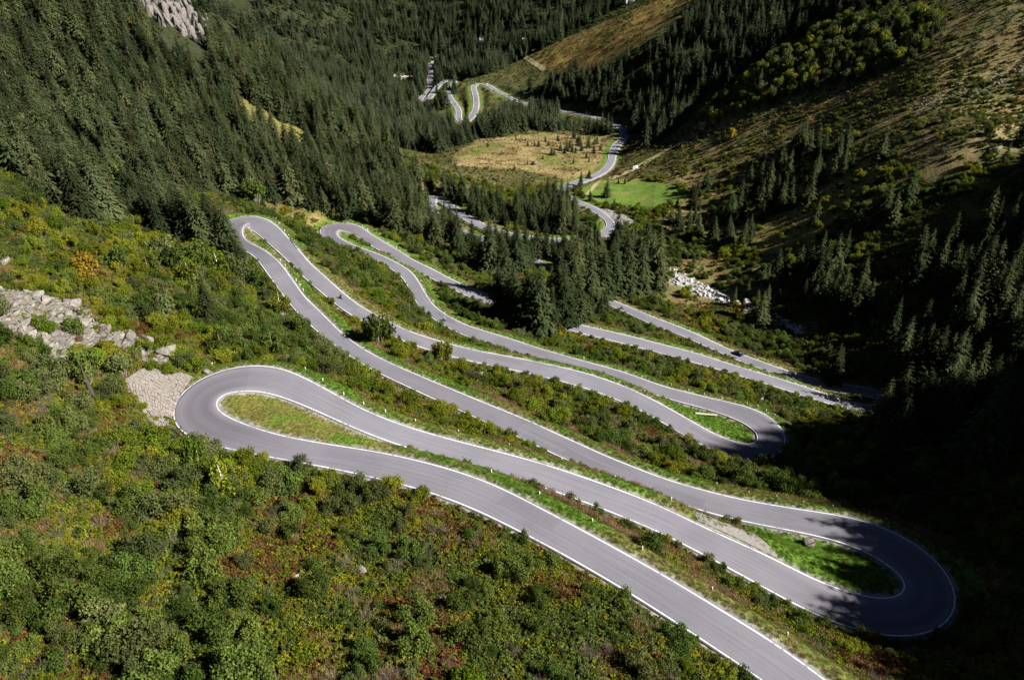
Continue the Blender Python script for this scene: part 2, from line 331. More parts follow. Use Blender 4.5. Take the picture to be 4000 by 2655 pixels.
I_R2 = [(2600,1560),(2720,1590),(2861,1636),(2950,1685),(2966,1710),(2940,1733),(2858,1714),(2780,1680),(2650,1612)]
I_L2 = [(943,884),(975,893),(1010,920),(1060,965),(1090,1000),(1060,1010),(1040,975),(1005,957),(950,930)]
I_L3 = [(1312,905),(1350,905),(1390,925),(1440,968),(1400,960),(1330,930)]
P_LAYBY = [(2700,2026),(2790,2050),(2880,2062),(2950,2110),(3035,2180),(3032,2190),(2874,2119),(2722,2052)]
P_PULL = [(2276,800),(2360,812),(2420,828),(2486,868),(2478,885),(2430,880),(2408,872),(2390,848),(2330,815)]
P_GRAV = [(1530,297),(1580,288),(1620,292),(1600,305),(1560,312)]
TRACK = [(2380,705),(2450,675),(2530,632),(2610,585),(2680,548),(2732,515),(2752,475),(2752,445),(2746,415)]
TRACK2 = [(2130,275),(2090,258),(2050,228),(2075,205),(2095,190)]
def lerp(a, b, w): return a*(1-w)[:, None] + np.asarray(b)*w[:, None]
def ground_colour(X, Y, Z, q):
    px, py, dep = proj(X, Y, Z); front = dep > 20
    idx, off, dist = q
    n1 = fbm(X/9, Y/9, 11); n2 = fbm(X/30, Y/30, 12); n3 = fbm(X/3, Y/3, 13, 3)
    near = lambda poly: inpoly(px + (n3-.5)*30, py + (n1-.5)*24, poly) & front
    c = np.tile(np.array([.066, .066, .022]), (len(X), 1))
    c = lerp(c, (.095, .085, .03), sstep(.45, .62, n1))
    c = lerp(c, (.085, .06, .02), sstep(.6, .72, n2)*.5)
    fl = near(Z_FLAT); cf = lerp(np.tile(np.array([.135, .125, .045]), (len(X), 1)), (.15, .1, .04), sstep(.46, .6, n1)); c[fl] = cf[fl]
    c = lerp(c, (.05, .07, .016), sstep(.52, .7, fbm(X/17, Y/17, 19)))
    e = near(Z_EAST)
    ce = lerp(lerp(np.tile(np.array([.18, .145, .062]), (len(X), 1)), (.135, .092, .035), sstep(.5, .62, n2)*.6), (.095, .1, .034), sstep(.46, .62, n1))
    c[e] = ce[e]
    s = near(Z_SPUR); cs = lerp(np.tile(np.array([.17, .13, .032]), (len(X), 1)), (.13, .065, .022), sstep(.47, .6, n1)); c[s] = cs[s]
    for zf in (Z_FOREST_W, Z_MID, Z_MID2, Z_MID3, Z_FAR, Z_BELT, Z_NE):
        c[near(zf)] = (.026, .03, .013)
    r = near(Z_RIGHT); cr = lerp(np.tile(np.array([.17, .165, .045]), (len(X), 1)), (.19, .14, .055), sstep(.45, .6, n1)); c[r] = cr[r]
    m = near(Z_MEADOW) ; cm = lerp(lerp(np.tile(np.array([.215, .17, .075]), (len(X), 1)), (.12, .085, .03), sstep(.52, .64, fbm(X/12, Y/7, 21))), (.13, .14, .035), sstep(.56, .68, n2)); c[m] = cm[m]
    m = near(Z_GREEN); cm = lerp(np.tile(np.array([.085, .142, .022]), (len(X), 1)), (.14, .145, .035), sstep(.56, .7, fbm(X/18, Y/9, 22))); c[m] = cm[m]
    m = near(Z_STRIP); c[m] = (.13, .12, .035)
    m = near(Z_SCREE); c[m] = (.15, .13, .105)
    m = near(P_GRAV) | near([(1500,300),(1520,298),(1530,306),(1506,310)]); c[m] = (.42, .4, .38)
    m = near(Z_CHANNEL); c[m] = (.30, .29, .28)
    # green verge on the valley side of the road, a tan strip behind it
    half = np.where(off > 0, RHI[idx], -RLO[idx]); ee = np.abs(off)-half
    side = np.where(off > 0, RN[idx, 1], -RN[idx, 1])           # > 0: the side away down the valley
    fade = (Y < 620) & (dist < 25)
    wob = (n1-.5)*2.4
    v = np.where(side > -.25, sstep(6.2, 4.6, ee+wob), 0)*fade
    tan = np.where(side > -.25, sstep(9, 7.2, ee+wob*1.6), 0)*fade
    c = lerp(c, (.19, .13, .06), tan*sstep(.38, .5, n2)*.9)
    gr = lerp(np.tile(np.array([.07, .13, .015]), (len(X), 1)), (.13, .12, .035), sstep(.5, .62, n2)*.8)
    c = c*(1-v)[:, None]+gr*v[:, None]
    g2 = np.where(side <= -.25, sstep(2.2, 1.2, ee+wob*.4), 0)*fade
    c = lerp(c, (.11, .115, .03), g2)
    vf = .7*sstep(8, 3, ee)*((Y >= 620) & (dist < 25)); c = c*(1-vf)[:, None]+gr*vf[:, None]
    for isl in (I_R1, I_R2, I_L2, I_L3):
        m = inpoly(px, py, isl) & front; c[m] = gr[m] if isl not in (I_R1, I_R2) else (.072, .14, .014)
    m = inpoly(px, py, I_L1) & front
    gl = lerp(np.tile(np.array([.13, .125, .03]), (len(X), 1)), (.08, .15, .014), sstep(.45, .58, fbm(X/8, Y/8, 31))*sstep(1000, 1120, px)); c[m] = gl[m]
    # gravel shoulder
    sh = sstep(1.25, .7, ee+(n3-.5)*1.1)*(dist < 25); c = lerp(c, (.27, .25, .225), sh*.9)
    return c
def mat_ground():
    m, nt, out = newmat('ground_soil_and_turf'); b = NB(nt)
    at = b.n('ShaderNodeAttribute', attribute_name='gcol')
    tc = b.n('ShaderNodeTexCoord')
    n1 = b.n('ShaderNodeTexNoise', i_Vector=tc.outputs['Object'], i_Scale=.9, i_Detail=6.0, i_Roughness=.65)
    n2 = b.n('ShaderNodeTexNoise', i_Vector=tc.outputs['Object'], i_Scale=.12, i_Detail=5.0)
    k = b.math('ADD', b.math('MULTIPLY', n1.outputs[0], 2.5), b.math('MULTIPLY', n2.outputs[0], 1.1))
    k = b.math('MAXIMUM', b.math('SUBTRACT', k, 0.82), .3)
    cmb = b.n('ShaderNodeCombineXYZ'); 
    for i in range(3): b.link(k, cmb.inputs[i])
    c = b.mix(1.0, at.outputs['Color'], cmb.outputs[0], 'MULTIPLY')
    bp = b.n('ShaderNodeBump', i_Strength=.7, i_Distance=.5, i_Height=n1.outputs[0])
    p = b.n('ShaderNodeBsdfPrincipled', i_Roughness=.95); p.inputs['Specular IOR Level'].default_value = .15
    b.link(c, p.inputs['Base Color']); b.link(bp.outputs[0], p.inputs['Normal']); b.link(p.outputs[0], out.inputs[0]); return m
def build_ground():
    ys = [-90.0]
    while ys[-1] < 2450:
        y = ys[-1]; ys.append(y + (2.2 if y < 15 else 0.62+0.0052*max(0, y-30)))
    ys = np.array(ys); s = np.linspace(-1, 1, 541)
    prof = .32*s+.68*s**3
    XX = (340+.78*np.maximum(ys, 0))[:, None]*prof[None, :]; YY = np.repeat(ys[:, None], len(s), 1)
    X = XX.ravel(); Y = YY.ravel()
    q = road_query(X, Y); Z = ground(X, Y, q)
    nr, nc = XX.shape
    i = np.arange(nr*nc).reshape(nr, nc)
    faces = np.stack([i[:-1, :-1], i[:-1, 1:], i[1:, 1:], i[1:, :-1]], -1).reshape(-1, 4)
    me = mesh_np('ground', np.c_[X, Y, Z], faces, [mat_ground()], True)
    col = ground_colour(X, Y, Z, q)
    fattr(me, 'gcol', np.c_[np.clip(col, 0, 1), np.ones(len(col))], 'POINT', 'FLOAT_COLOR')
    tag(obj('ground', me), kind='structure')
    # a quick height lookup for planting
    return XX, YY, Z.reshape(nr, nc)
GXX, GYY, GZZ = build_ground()
def gz(X, Y):
    return ground(np.atleast_1d(X), np.atleast_1d(Y))
def at_px(px, py):
    """ground point seen at a pixel of the survey photograph (nearest along the sight line)"""
    k = (CY-py)/F; d = np.array([(px-CX)/F, CP+k*SP, k*CP-SP])
    t = np.geomspace(60, 2600, 700); P = d[None, :]*t[:, None]
    h = tps(P[:, 0], P[:, 1]); below = np.where(P[:, 2] < h)[0]
    j = below[0] if len(below) else 699
    t0, t1 = t[max(j-1, 0)], t[j]
    tt = np.linspace(t0, t1, 24); P = d[None, :]*tt[:, None]; h = ground(P[:, 0], P[:, 1]); bl = np.where(P[:, 2] < h)[0]
    j = bl[0] if len(bl) else 23
    return P[j, 0], P[j, 1], h[j]
# ------------------------------------------------------------------ road surface and edge lines
def mat_asphalt():
    m, nt, out = newmat('worn_asphalt'); b = NB(nt)
    uv = b.n('ShaderNodeUVMap', uv_map='lane'); tc = b.n('ShaderNodeTexCoord')
    mp = b.n('ShaderNodeMapping', i_Vector=uv.outputs[0]); mp.inputs['Scale'].default_value = (1.0, .02, 1)
    st = b.n('ShaderNodeTexNoise', i_Vector=mp.outputs[0], i_Scale=2.6, i_Detail=4.0, i_Roughness=.6)
    n2 = b.n('ShaderNodeTexNoise', i_Vector=tc.outputs['Object'], i_Scale=.07, i_Detail=3.0)
    n3 = b.n('ShaderNodeTexNoise', i_Vector=tc.outputs['Object'], i_Scale=4.0, i_Detail=5.0)
    f = b.math('ADD', b.math('MULTIPLY', st.outputs[0], .55), b.math('MULTIPLY', n2.outputs[0], .45))
    c = b.ramp(f, [(.33, (.094, .094, .122)), (.5, (.14, .138, .174)), (.68, (.18, .176, .216))])
    wear = b.n('ShaderNodeAttribute', attribute_name='wear')
    c = b.mix(b.math('MULTIPLY', wear.outputs['Fac'], b.math('ADD', st.outputs[0], .35), True), c, (.06, .056, .078))
    c = b.mix(b.math('MULTIPLY', n3.outputs[0], .35), c, (.25, .235, .24))
    sep = b.n('ShaderNodeSeparateXYZ', i_Vector=uv.outputs[0])
    def step(sx, sy, seed):
        cx = b.n('ShaderNodeCombineXYZ', i_X=b.math('FLOOR', b.math('MULTIPLY', sep.outputs[0], sx)), i_Y=b.math('FLOOR', b.math('MULTIPLY', sep.outputs[1], sy)), i_Z=seed)
        return b.n('ShaderNodeTexWhiteNoise', i_Vector=cx.outputs[0]).outputs['Value']
    pa = b.math('GREATER_THAN', step(.45, .09, 1.0), .9); c = b.mix(b.math('MULTIPLY', pa, .3), c, (.1, .098, .105))
    pv = b.math('ADD', b.math('MULTIPLY', step(.0, .021, 5.0), .1), .95); cmp_ = b.n('ShaderNodeCombineXYZ')
    for i in range(3): b.link(pv, cmp_.inputs[i])
    c = b.mix(1.0, c, cmp_.outputs[0], 'MULTIPLY')
    sm = b.math('LESS_THAN', b.math('ABSOLUTE', b.math('ADD', sep.outputs[0], b.math('MULTIPLY', b.math('SUBTRACT', n2.outputs[0], .5), 1.2))), .05); c = b.mix(b.math('MULTIPLY', sm, b.math('MULTIPLY', st.outputs[0], .9)), c, (.07, .068, .075))
    # patched cross joints and thin cracks
    vo = b.n('ShaderNodeTexVoronoi', feature='DISTANCE_TO_EDGE', i_Vector=uv.outputs[0], i_Scale=.06)
    cr = b.math('LESS_THAN', vo.outputs['Distance'], .0012)
    c = b.mix(b.math('MULTIPLY', cr, .3), c, (.07, .065, .07))
    p = b.n('ShaderNodeBsdfPrincipled', i_Roughness=.88); p.inputs['Specular IOR Level'].default_value = .25
    bp = b.n('ShaderNodeBump', i_Strength=.25, i_Distance=.03, i_Height=n3.outputs[0])
    b.link(c, p.inputs['Base Color']); b.link(bp.outputs[0], p.inputs['Normal']); b.link(p.outputs[0], out.inputs[0]); return m
def strip(name, offs, dz, mats, lane=True, skirt=0.0, sel=None, wear=None):
    """ribbon along the road between pairs of lateral offsets (arrays per station)"""
    n = NR; rows = []
    for o, z in offs:
        rows.append(np.c_[RC[:, 0]+RN[:, 0]*o, RC[:, 1]+RN[:, 1]*o, RC[:, 2]+dz+z])
    k = len(rows); V = np.stack(rows, 1).reshape(-1, 3)
    i = np.arange(n*k).reshape(n, k)
    f = np.stack([i[:-1, :-1], i[1:, :-1], i[1:, 1:], i[:-1, 1:]], -1)
    if sel is not None: f = f[sel[:-1]]
    f = f.reshape(-1, 4)[:, ::-1]
    me = mesh_np(name, V, np.ascontiguousarray(f), mats, False)
    if lane:
        s = np.r_[0, np.cumsum(np.hypot(*np.diff(RC[:, :2], axis=0).T))]
        off = np.stack([np.broadcast_to(o, (n,)) for o, z in offs], 1)
        U = np.stack([off, np.repeat(s[:, None], k, 1)], -1).reshape(-1, 2)
        uvl = me.uv_layers.new(name='lane'); li = np.empty(len(me.loops), np.int32); me.loops.foreach_get('vertex_index', li)
        uvl.data.foreach_set('uv', U[li].astype(np.float32).ravel())
    if wear is not None: fattr(me, 'wear', wear, 'POINT')
    return me
def mat_line():
    m, nt, out = newmat('road_paint'); b = NB(nt); tc = b.n('ShaderNodeTexCoord')
    n1 = b.n('ShaderNodeTexNoise', i_Vector=tc.outputs['Object'], i_Scale=1.1, i_Detail=5.0, i_Roughness=.75); n2 = b.n('ShaderNodeTexNoise', i_Vector=tc.outputs['Object'], i_Scale=.09, i_Detail=2.0)
    f = b.math('ADD', b.math('MULTIPLY', n1.outputs[0], .75), b.math('MULTIPLY', n2.outputs[0], .45))
    c = b.ramp(f, [(.46, (.22, .21, .22)), (.56, (.62, .62, .63)), (.7, (.8, .8, .81))])
    p = b.n('ShaderNodeBsdfPrincipled', i_Roughness=.6); b.link(c, p.inputs['Base Color']); b.link(p.outputs[0], out.inputs[0]); return m
M_ASPH = mat_asphalt(); M_LINE = mat_line()
wearc = np.isin(RTAG, ('L1', 'R1', 'R2', 'L2', 'L3')).astype(float); wearc = smooth(wearc[:, None], 9)[:, 0]
lat = np.linspace(0, 1, 9); offs = []; wv = []
for t in lat:
    o = RLO-.38+(RHI-RLO+.76)*t; offs.append((o, .03*math.sin(math.pi*t)))
    wv.append(wearc*(np.exp(-((t-.3)/.13)**2)+.8*np.exp(-((t-.62)/.16)**2))*.95+.14*(math.exp(-((t-.3)/.09)**2)+math.exp(-((t-.7)/.09)**2)))
offs = [(RLO-.44, -.5)]+offs+[(RHI+.44, -.5)]; wv = [wv[0]]+wv+[wv[-1]]
tag(obj('road', strip('road', offs, 0, [M_ASPH], wear=np.stack(wv, 1).ravel())), kind='structure')
LW = np.where(RC[:, 1] > 600, .38, .21)
for o in (RLO, RHI):
    tag(obj('road_edge_line', strip('road_edge_line', [(o-LW/2, .012), (o+LW/2, .012)], .008, [M_LINE])), kind='structure')
# ------------------------------------------------------------------ plants: prototypes
GYS = GYY[:, 0]; GPROF = GXX[0]/GXX[0, -1]
def gzf(X, Y):
    X = np.asarray(X, float); Y = np.clip(np.asarray(Y, float), GYS[0], GYS[-2])
    r = np.clip(np.searchsorted(GYS, Y)-1, 0, len(GYS)-2); fr = (Y-GYS[r])/(GYS[r+1]-GYS[r])
    cidx = np.arange(len(GPROF))
    hw = 340+.78*np.maximum(Y, 0)
    u = np.interp(X/hw, GPROF, cidx); c = np.clip(u.astype(int), 0, len(GPROF)-2); fc = u-c
    z = lambda a, b: GZZ[a, b]
    return (z(r, c)*(1-fc)+z(r, c+1)*fc)*(1-fr)+(z(r+1, c)*(1-fc)+z(r+1, c+1)*fc)*fr
G3 = lambda a, b, c: [(0, a), (.5, b), (1, c)]
M_SPRUCE = foliage('spruce_needles', G3((.015, .023, .01), (.033, .044, .018), (.066, .072, .032)), .15, .4, .03)
M_FARSPRUCE = foliage('far_spruce_needles', G3((.016, .024, .012), (.03, .04, .02), (.05, .062, .03)), .12, .4, .02)
M_BARK = plain('spruce_bark', (.16, .13, .105), .9, vary=.4, scale=6)
M_BIRCH = plain('birch_bark', (.68, .66, .62), .8, vary=.2, scale=5)
M_TWIG = plain('twig_bark', (.2, .17, .14), .9, vary=.3, scale=8)
M_ALDER = foliage('alder_leaves', G3((.03, .05, .012), (.068, .1, .02), (.14, .17, .036)), .3, .3, .02)
M_WILLOW = foliage('willow_leaves', G3((.045, .06, .02), (.085, .103, .034), (.15, .158, .055)), .3, .25, .02)
M_YGREEN = foliage('light_green_leaves', G3((.06, .09, .009), (.125, .16, .016), (.25, .23, .026)), .35, .25, .03)
M_GOLD = foliage('golden_leaves', G3((.13, .11, .014), (.27, .2, .018), (.42, .3, .04)), .35, .2, .02)
M_RUST = foliage('rust_leaves', G3((.05, .028, .012), (.105, .06, .019), (.17, .1, .03)), .25, .3, .025)
M_RED = foliage('red_leaves', G3((.09, .04, .02), (.17, .062, .03), (.22, .11, .045)), .3, .2, .02)
M_STRAW = foliage('straw_blades', G3((.14, .095, .04), (.23, .16, .075), (.33, .24, .13)), .3, .25, .02)
M_PINK = foliage('dry_willowherb', G3((.16, .085, .05), (.26, .15, .1), (.36, .24, .17)), .3, .2, .02)
M_DEAD = foliage('bare_twigs', G3((.08, .065, .05), (.15, .12, .095), (.23, .185, .15)), .1, .2, .02)
M_HERB = foliage('herb_leaves', G3((.06, .085, .01), (.135, .16, .015), (.27, .24, .026)), .35, .3, .03)
M_GRASS = foliage('verge_grass_blades', G3((.045, .09, .009), (.083, .15, .014), (.15, .19, .03)), .35, .25, .03)
def cone_mesh(pts, rad, n=6):
    """tapered tube through points: verts, quads"""
    V, Fq = [], []
    pts = np.array(pts, float)
    for k, p in enumerate(pts):
        d = pts[min(k+1, len(pts)-1)]-pts[max(k-1, 0)]; d = d/np.linalg.norm(d)
        a = np.cross(d, (0, 0, 1) if abs(d[2]) < .9 else (1, 0, 0)); a /= np.linalg.norm(a); b = np.cross(d, a)
        for j in range(n):
            t = 2*math.pi*j/n; V.append(p+rad[k]*(a*math.cos(t)+b*math.sin(t)))
    for k in range(len(pts)-1):
        for j in range(n):
            j2 = (j+1) % n; Fq.append((k*n+j, k*n+j2, (k+1)*n+j2, (k+1)*n+j))
    return np.array(V), Fq
def spruce_crown(seed, whorls, R0=.16, seg=3, thin=0.0, low=.05):
    g = np.random.default_rng(seed); V = []; T = []; tint = []
    for i in range(whorls):
        h = low+(.985-low)*((i+g.random()*.5)/whorls)
        env = (1-h)**.8*(1-.35*math.exp(-((h-low)/.07)**2))
        nb = int(4+6*(1-h))
        a0 = g.random()*6.28
        for bnum in range(nb):
            if g.random() < thin: continue
            a = a0+6.283*bnum/nb+g.normal()*.22; ln = R0*env*(.62+.6*g.random())+.006
            ca, sa = math.cos(a), math.sin(a); rgt = np.array([-sa, ca, 0.]); out = np.array([ca, sa, 0.])
            rise = .10 if h > .75 else -.12; droop = .38+.25*g.random()
            t = np.linspace(0, 1, seg+1)
            sp = np.stack([ca*ln*t, sa*ln*t, h+ln*(rise*t-droop*t**1.7+.16*t**4)], 1)
            tb = g.random()*.55
            for k in range(seg):
                w = ln*(.34*(1-t[k])+.1)*(.8+.5*g.random())
                mid = sp[k]+(sp[k+1]-sp[k])*(.75+.35*g.random())
                for sgn in (-1, 1):
                    q = mid+rgt*sgn*w+out*ln*.08-np.array([0, 0, w*(.35+.5*g.random())])
                    n0 = len(V); V += [sp[k], sp[k+1], q]; T.append((n0, n0+1, n0+2)); tint.append(min(1, tb+.12*k+.2*g.random()))
            n0 = len(V); V += [sp[-1]-rgt*ln*.09-out*ln*.12, sp[-1]+rgt*ln*.09-out*ln*.12, sp[-1]+out*ln*.12-np.array([0, 0, ln*.04])]; T.append((n0, n0+1, n0+2)); tint.append(min(1, tb+.5))
    # leader shoot
    for a in (0, 2.1, 4.2):
        n0 = len(V); V += [(math.cos(a)*.006, math.sin(a)*.006, .955), (math.cos(a+1.4)*.006, math.sin(a+1.4)*.006, .955), (0, 0, 1.01)]; T.append((n0, n0+1, n0+2)); tint.append(.5)
    return np.array(V), np.array(T), np.array(tint)
def leaf_quads(P, Nrm, size, g, asp=.6):
    n = len(P)
    a = np.cross(Nrm, g.normal(size=(n, 3))); a /= np.linalg.norm(a, axis=1)[:, None]+1e-9
    b = np.cross(Nrm, a)
    s = size*(.6+.8*g.random(n))[:, None]
    V = np.stack([P-a*s, P+b*s*asp-a*s*.1, P+a*s, P-b*s*asp-a*s*.1], 1).reshape(-1, 3)
    return V, np.arange(4*n).reshape(n, 4)
def leaf_cloud(seed, n, lobes, size, flat=.8, fill=.55, spread=.6, rad=(.28, .5), dome=True):
    """leaves gathered into lobes; unit radius, about unit height"""
    g = np.random.default_rng(seed); Ps, Ns, Ti = [], [], []
    C = []
    for k in range(lobes):
        a = g.random()*6.283; r = spread*math.sqrt(g.random()); hz = (.25+.6*g.random())*flat*(1-.45*r)
        C.append((r*math.cos(a), r*math.sin(a), hz, rad[0]+(rad[1]-rad[0])*g.random()))
    wts = np.array([c[3]**2 for c in C]); wts /= wts.sum()
    for c, w in zip(C, wts):
        m = int(n*w); d = g.normal(size=(m, 3)); d /= np.linalg.norm(d, axis=1)[:, None]
        rr = c[3]*(fill+(1-fill)*g.random(m))*(1+.22*np.sin(d[:, 0]*7+c[0]*9)*np.cos(d[:, 1]*6+c[1]*5))
        p = np.array(c[:3])+d*rr[:, None]*np.array([1, 1, .9])
        Ps.append(p); Ns.append(d+g.normal(size=(m, 3))*.8); Ti.append(np.clip(.22*g.random()+.62*g.random(m)+.1, 0, 1))
    P = np.concatenate(Ps); N = np.concatenate(Ns); Ti = np.concatenate(Ti)
    ok = P[:, 2] > .02; P, N, Ti = P[ok], N[ok], Ti[ok]
    N /= np.linalg.norm(N, axis=1)[:, None]
    V, Q = leaf_quads(P, N, size, g)
    return V, Q, Ti, C
def stems_mesh(seed, C, r=.012):
    g = np.random.default_rng(seed); VV, FF = [], []; n = 0
    for c in C:
        b = np.array([c[0]*.25, c[1]*.25, -.12]); e = np.array(c[:3])+np.array([0, 0, c[3]*.5]); mid = (b+e)/2+g.normal(size=3)*.05
        v, f = cone_mesh([b, mid, e], [r*1.6, r, r*.35], 4); VV.append(v); FF += [[i+n for i in q] for q in f]; n += len(v)
    return np.concatenate(VV), FF
PROTO = {}
def reg(key, V, F_, mats, tint=None, midx=None, smooth_=False):
    me = mesh_np(key, V, np.asarray(F_), mats, smooth_, midx)
    if tint is not None: fattr(me, 'tint', tint)
    PROTO[key] = me; return me
def spruce_with_trunk(key, seed, whorls, R0, seg, thin, low, mat):
    V, T, ti = spruce_crown(seed, whorls, R0, seg, thin, low)
    reg(key+'_crown', V, T, [mat], ti)
    v, f = cone_mesh([(0, 0, -.06), (0, 0, .1), (.002, 0, .5), (0, .002, .9)], [.02, .016, .010, .003], 6)
    reg(key+'_trunk', v, f, [M_BARK])
    f3 = np.array([(q[0], q[1], q[2]) for q in f]+[(q[0], q[2], q[3]) for q in f]); n = len(V)
    reg(key, np.r_[V, v], np.r_[T, f3+n], [mat, M_BARK], np.r_[ti, np.full(len(f3), .5)], np.r_[np.zeros(len(T), int), np.ones(len(f3), int)])
NSP, NFS = 8, 5
for k in range(NSP):
    spruce_with_trunk('spruce%d' % k, 100+k, [30, 27, 33, 29, 26, 31, 28, 30][k], [.24, .2, .26, .22, .27, .19, .23, .25][k], 3, [.08, .2, .1, .15, .05, .22, .12, .1][k], [.05, .1, .04, .08, .03, .12, .06, .05][k], M_SPRUCE)
for k in range(NFS):
    spruce_with_trunk('farspruce%d' % k, 200+k, 17, [.25, .22, .27, .23, .26][k], 2, .05, .05, M_FARSPRUCE)
NSH = 6
for nm, mat, cnt in (('alder', M_ALDER, 3600), ('willow', M_WILLOW, 3300), ('ygreen', M_YGREEN, 3000), ('rustbush', M_RUST, 1700), ('goldbush', M_GOLD, 1700)):
    for k in range(NSH if nm in ('alder', 'willow') else 3):
        V, Q, Ti, C = leaf_cloud(sum(map(ord, nm))*10+k, cnt, 11+k % 4*2, .046 if nm != 'rustbush' else .042, .95+.12*(k % 3), .4, .72, (.2, .42))
        reg('%s%d' % (nm, k), V, Q, [mat], Ti)
        sv, sf = stems_mesh(k+5, C); reg('%s%d_stems' % (nm, k), sv, sf, [M_TWIG])
for k in range(5):      # deciduous crowns: taller, looser
    for nm, mat in (('birch', M_YGREEN), ('greentree', M_ALDER), ('goldtree', M_GOLD), ('olivetree', M_WILLOW)):
        V, Q, Ti, C = leaf_cloud(900+k*7+len(nm), 1500, 14, .05, 1.0, .35, .42, (.16, .3))
        V = V*np.array([.6, .6, 1.08])+np.array([0, 0, -.02]); reg('%s%d_crown' % (nm, k), V, Q, [mat], Ti)
        sv, sf = stems_mesh(k+50, [(c[0]*.6, c[1]*.6, c[2]*1.08-.02, c[3]) for c in C], .006)
        tv, tf = cone_mesh([(0, 0, -.06), (.01, 0, .3), (-.01, .01, .7), (0, 0, .95)], [.018, .014, .009, .003], 6)
        reg('%s%d_trunk' % (nm, k), np.r_[sv, tv], sf+[[i+len(sv) for i in q] for q in tf], [M_BIRCH if nm == 'birch' else M_TWIG])
def blades(seed, n, h, w, spread, lean):
    g = np.random.default_rng(seed); a = g.random(n)*6.283; r = spread*np.sqrt(g.random(n))
    B = np.stack([r*np.cos(a), r*np.sin(a), np.full(n, -.03)], 1); d = g.normal(size=(n, 3))*lean; d[:, 2] = 1; d /= np.linalg.norm(d, axis=1)[:, None]
    t = B+d*(h*(.5+.7*g.random(n)))[:, None]; s = np.cross(d, g.normal(size=(n, 3))); s /= np.linalg.norm(s, axis=1)[:, None]; s *= w
    V = np.stack([B-s, B+s, t+s*.35, t-s*.35], 1).reshape(-1, 3)
    return V, np.arange(4*n).reshape(n, 4), g.random(n)
for k in range(3):
    V, Q, Ti, C = leaf_cloud(700+k, 130, 5, .13, .75, .3, .65, (.2, .38)); reg('herb%d' % k, V, Q, [M_HERB], Ti)
    V, Q, Ti, C = leaf_cloud(710+k, 150, 5, .11, .7, .3, .65, (.2, .38)); reg('heath%d' % k, V, Q, [M_RUST], Ti)
    V, Q, Ti, C = leaf_cloud(720+k, 150, 6, .12, .75, .3, .65, (.2, .38)); reg('lowgreen%d' % k, V, Q, [M_ALDER], Ti)
    V, Q, Ti, C = leaf_cloud(730+k, 140, 6, .12, .75, .3, .65, (.2, .38)); reg('lowolive%d' % k, V, Q, [M_WILLOW], Ti)
    V, Q, Ti, C = leaf_cloud(740+k, 90, 4, .11, .7, .3, .6, (.18, .34)); reg('lowgold%d' % k, V, Q, [M_GOLD], Ti)
    V, Q, Ti, C = leaf_cloud(750+k, 90, 4, .1, .8, .3, .5, (.18, .34)); reg('lowred%d' % k, V, Q, [M_RED], Ti)
    V, Q, Ti = blades(760+k, 70, .85, .028, .7, .45); reg('straw%d' % k, V, Q, [M_STRAW], Ti)
    V, Q, Ti = blades(770+k, 70, 1.25, .03, .6, .25); reg('pink%d' % k, V, Q, [M_PINK], Ti)
    V, Q, Ti = blades(790+k, 110, 1.3, .011, .35, .55); reg('bareshrub%d' % k, V, Q, [M_DEAD], Ti)
    V, Q, Ti = blades(780+k, 80, .55, .035, .8, .5); reg('verge%d' % k, V, Q, [M_GRASS], Ti)
# ------------------------------------------------------------------ scatter for what nobody could count
def stuff(name, P, rz, sc, kind, keys, label, cat, mat_extra=None):
    n = len(P)
    if n == 0: return
    me = bpy.data.meshes.new(name); me.vertices.add(n); me.vertices.foreach_set('co', np.asarray(P, np.float32).ravel())
    fattr(me, 'rot', np.c_[RNG.normal(size=n)*.05, RNG.normal(size=n)*.05, rz], 'POINT', 'FLOAT_VECTOR')
    sc = np.asarray(sc); sc = np.repeat(sc[:, None], 3, 1) if sc.ndim == 1 else sc
    fattr(me, 'scl', sc, 'POINT', 'FLOAT_VECTOR'); fattr(me, 'kid', kind, 'POINT', 'INT')
    o = obj(name, me); tag(o, label, cat, kind='stuff')
    ng = bpy.data.node_groups.new(name+'_scatter', 'GeometryNodeTree')
    ng.interface.new_socket('Geometry', in_out='INPUT', socket_type='NodeSocketGeometry'); ng.interface.new_socket('Geometry', in_out='OUTPUT', socket_type='NodeSocketGeometry')
    N, Lk = ng.nodes, ng.links
    gi, go = N.new('NodeGroupInput'), N.new('NodeGroupOutput'); jn = N.new('GeometryNodeJoinGeometry')
    def attr(nm, ty):
        a = N.new('GeometryNodeInputNamedAttribute'); a.data_type = ty; a.inputs['Name'].default_value = nm; return [s for s in a.outputs if s.enabled and s.name == 'Attribute'][0]
    ar, asc, ak = attr('rot', 'FLOAT_VECTOR'), attr('scl', 'FLOAT_VECTOR'), attr('kid', 'INT')
    for k, key in enumerate(keys):
        src = bpy.data.objects.get('source_'+key)
        if src is None: src = bpy.data.objects.new('source_'+key, PROTO[key])
        oi = N.new('GeometryNodeObjectInfo'); oi.inputs['Object'].default_value = src; oi.transform_space = 'ORIGINAL'
        cmp_ = N.new('FunctionNodeCompare'); cmp_.data_type = 'INT'; cmp_.operation = 'EQUAL'
        ii = [s for s in cmp_.inputs if s.enabled]; Lk.new(ak, ii[0]); ii[1].default_value = k
        ip = N.new('GeometryNodeInstanceOnPoints'); Lk.new(gi.outputs[0], ip.inputs['Points']); Lk.new(cmp_.outputs[0], ip.inputs['Selection'])
        Lk.new(oi.outputs['Geometry'], ip.inputs['Instance']); Lk.new(ar, ip.inputs['Rotation']); Lk.new(asc, ip.inputs['Scale'])
        Lk.new(ip.outputs[0], jn.inputs[0])
    Lk.new(jn.outputs[0], go.inputs[0])
    md = o.modifiers.new('scatter', 'NODES'); md.node_group = ng
    return o
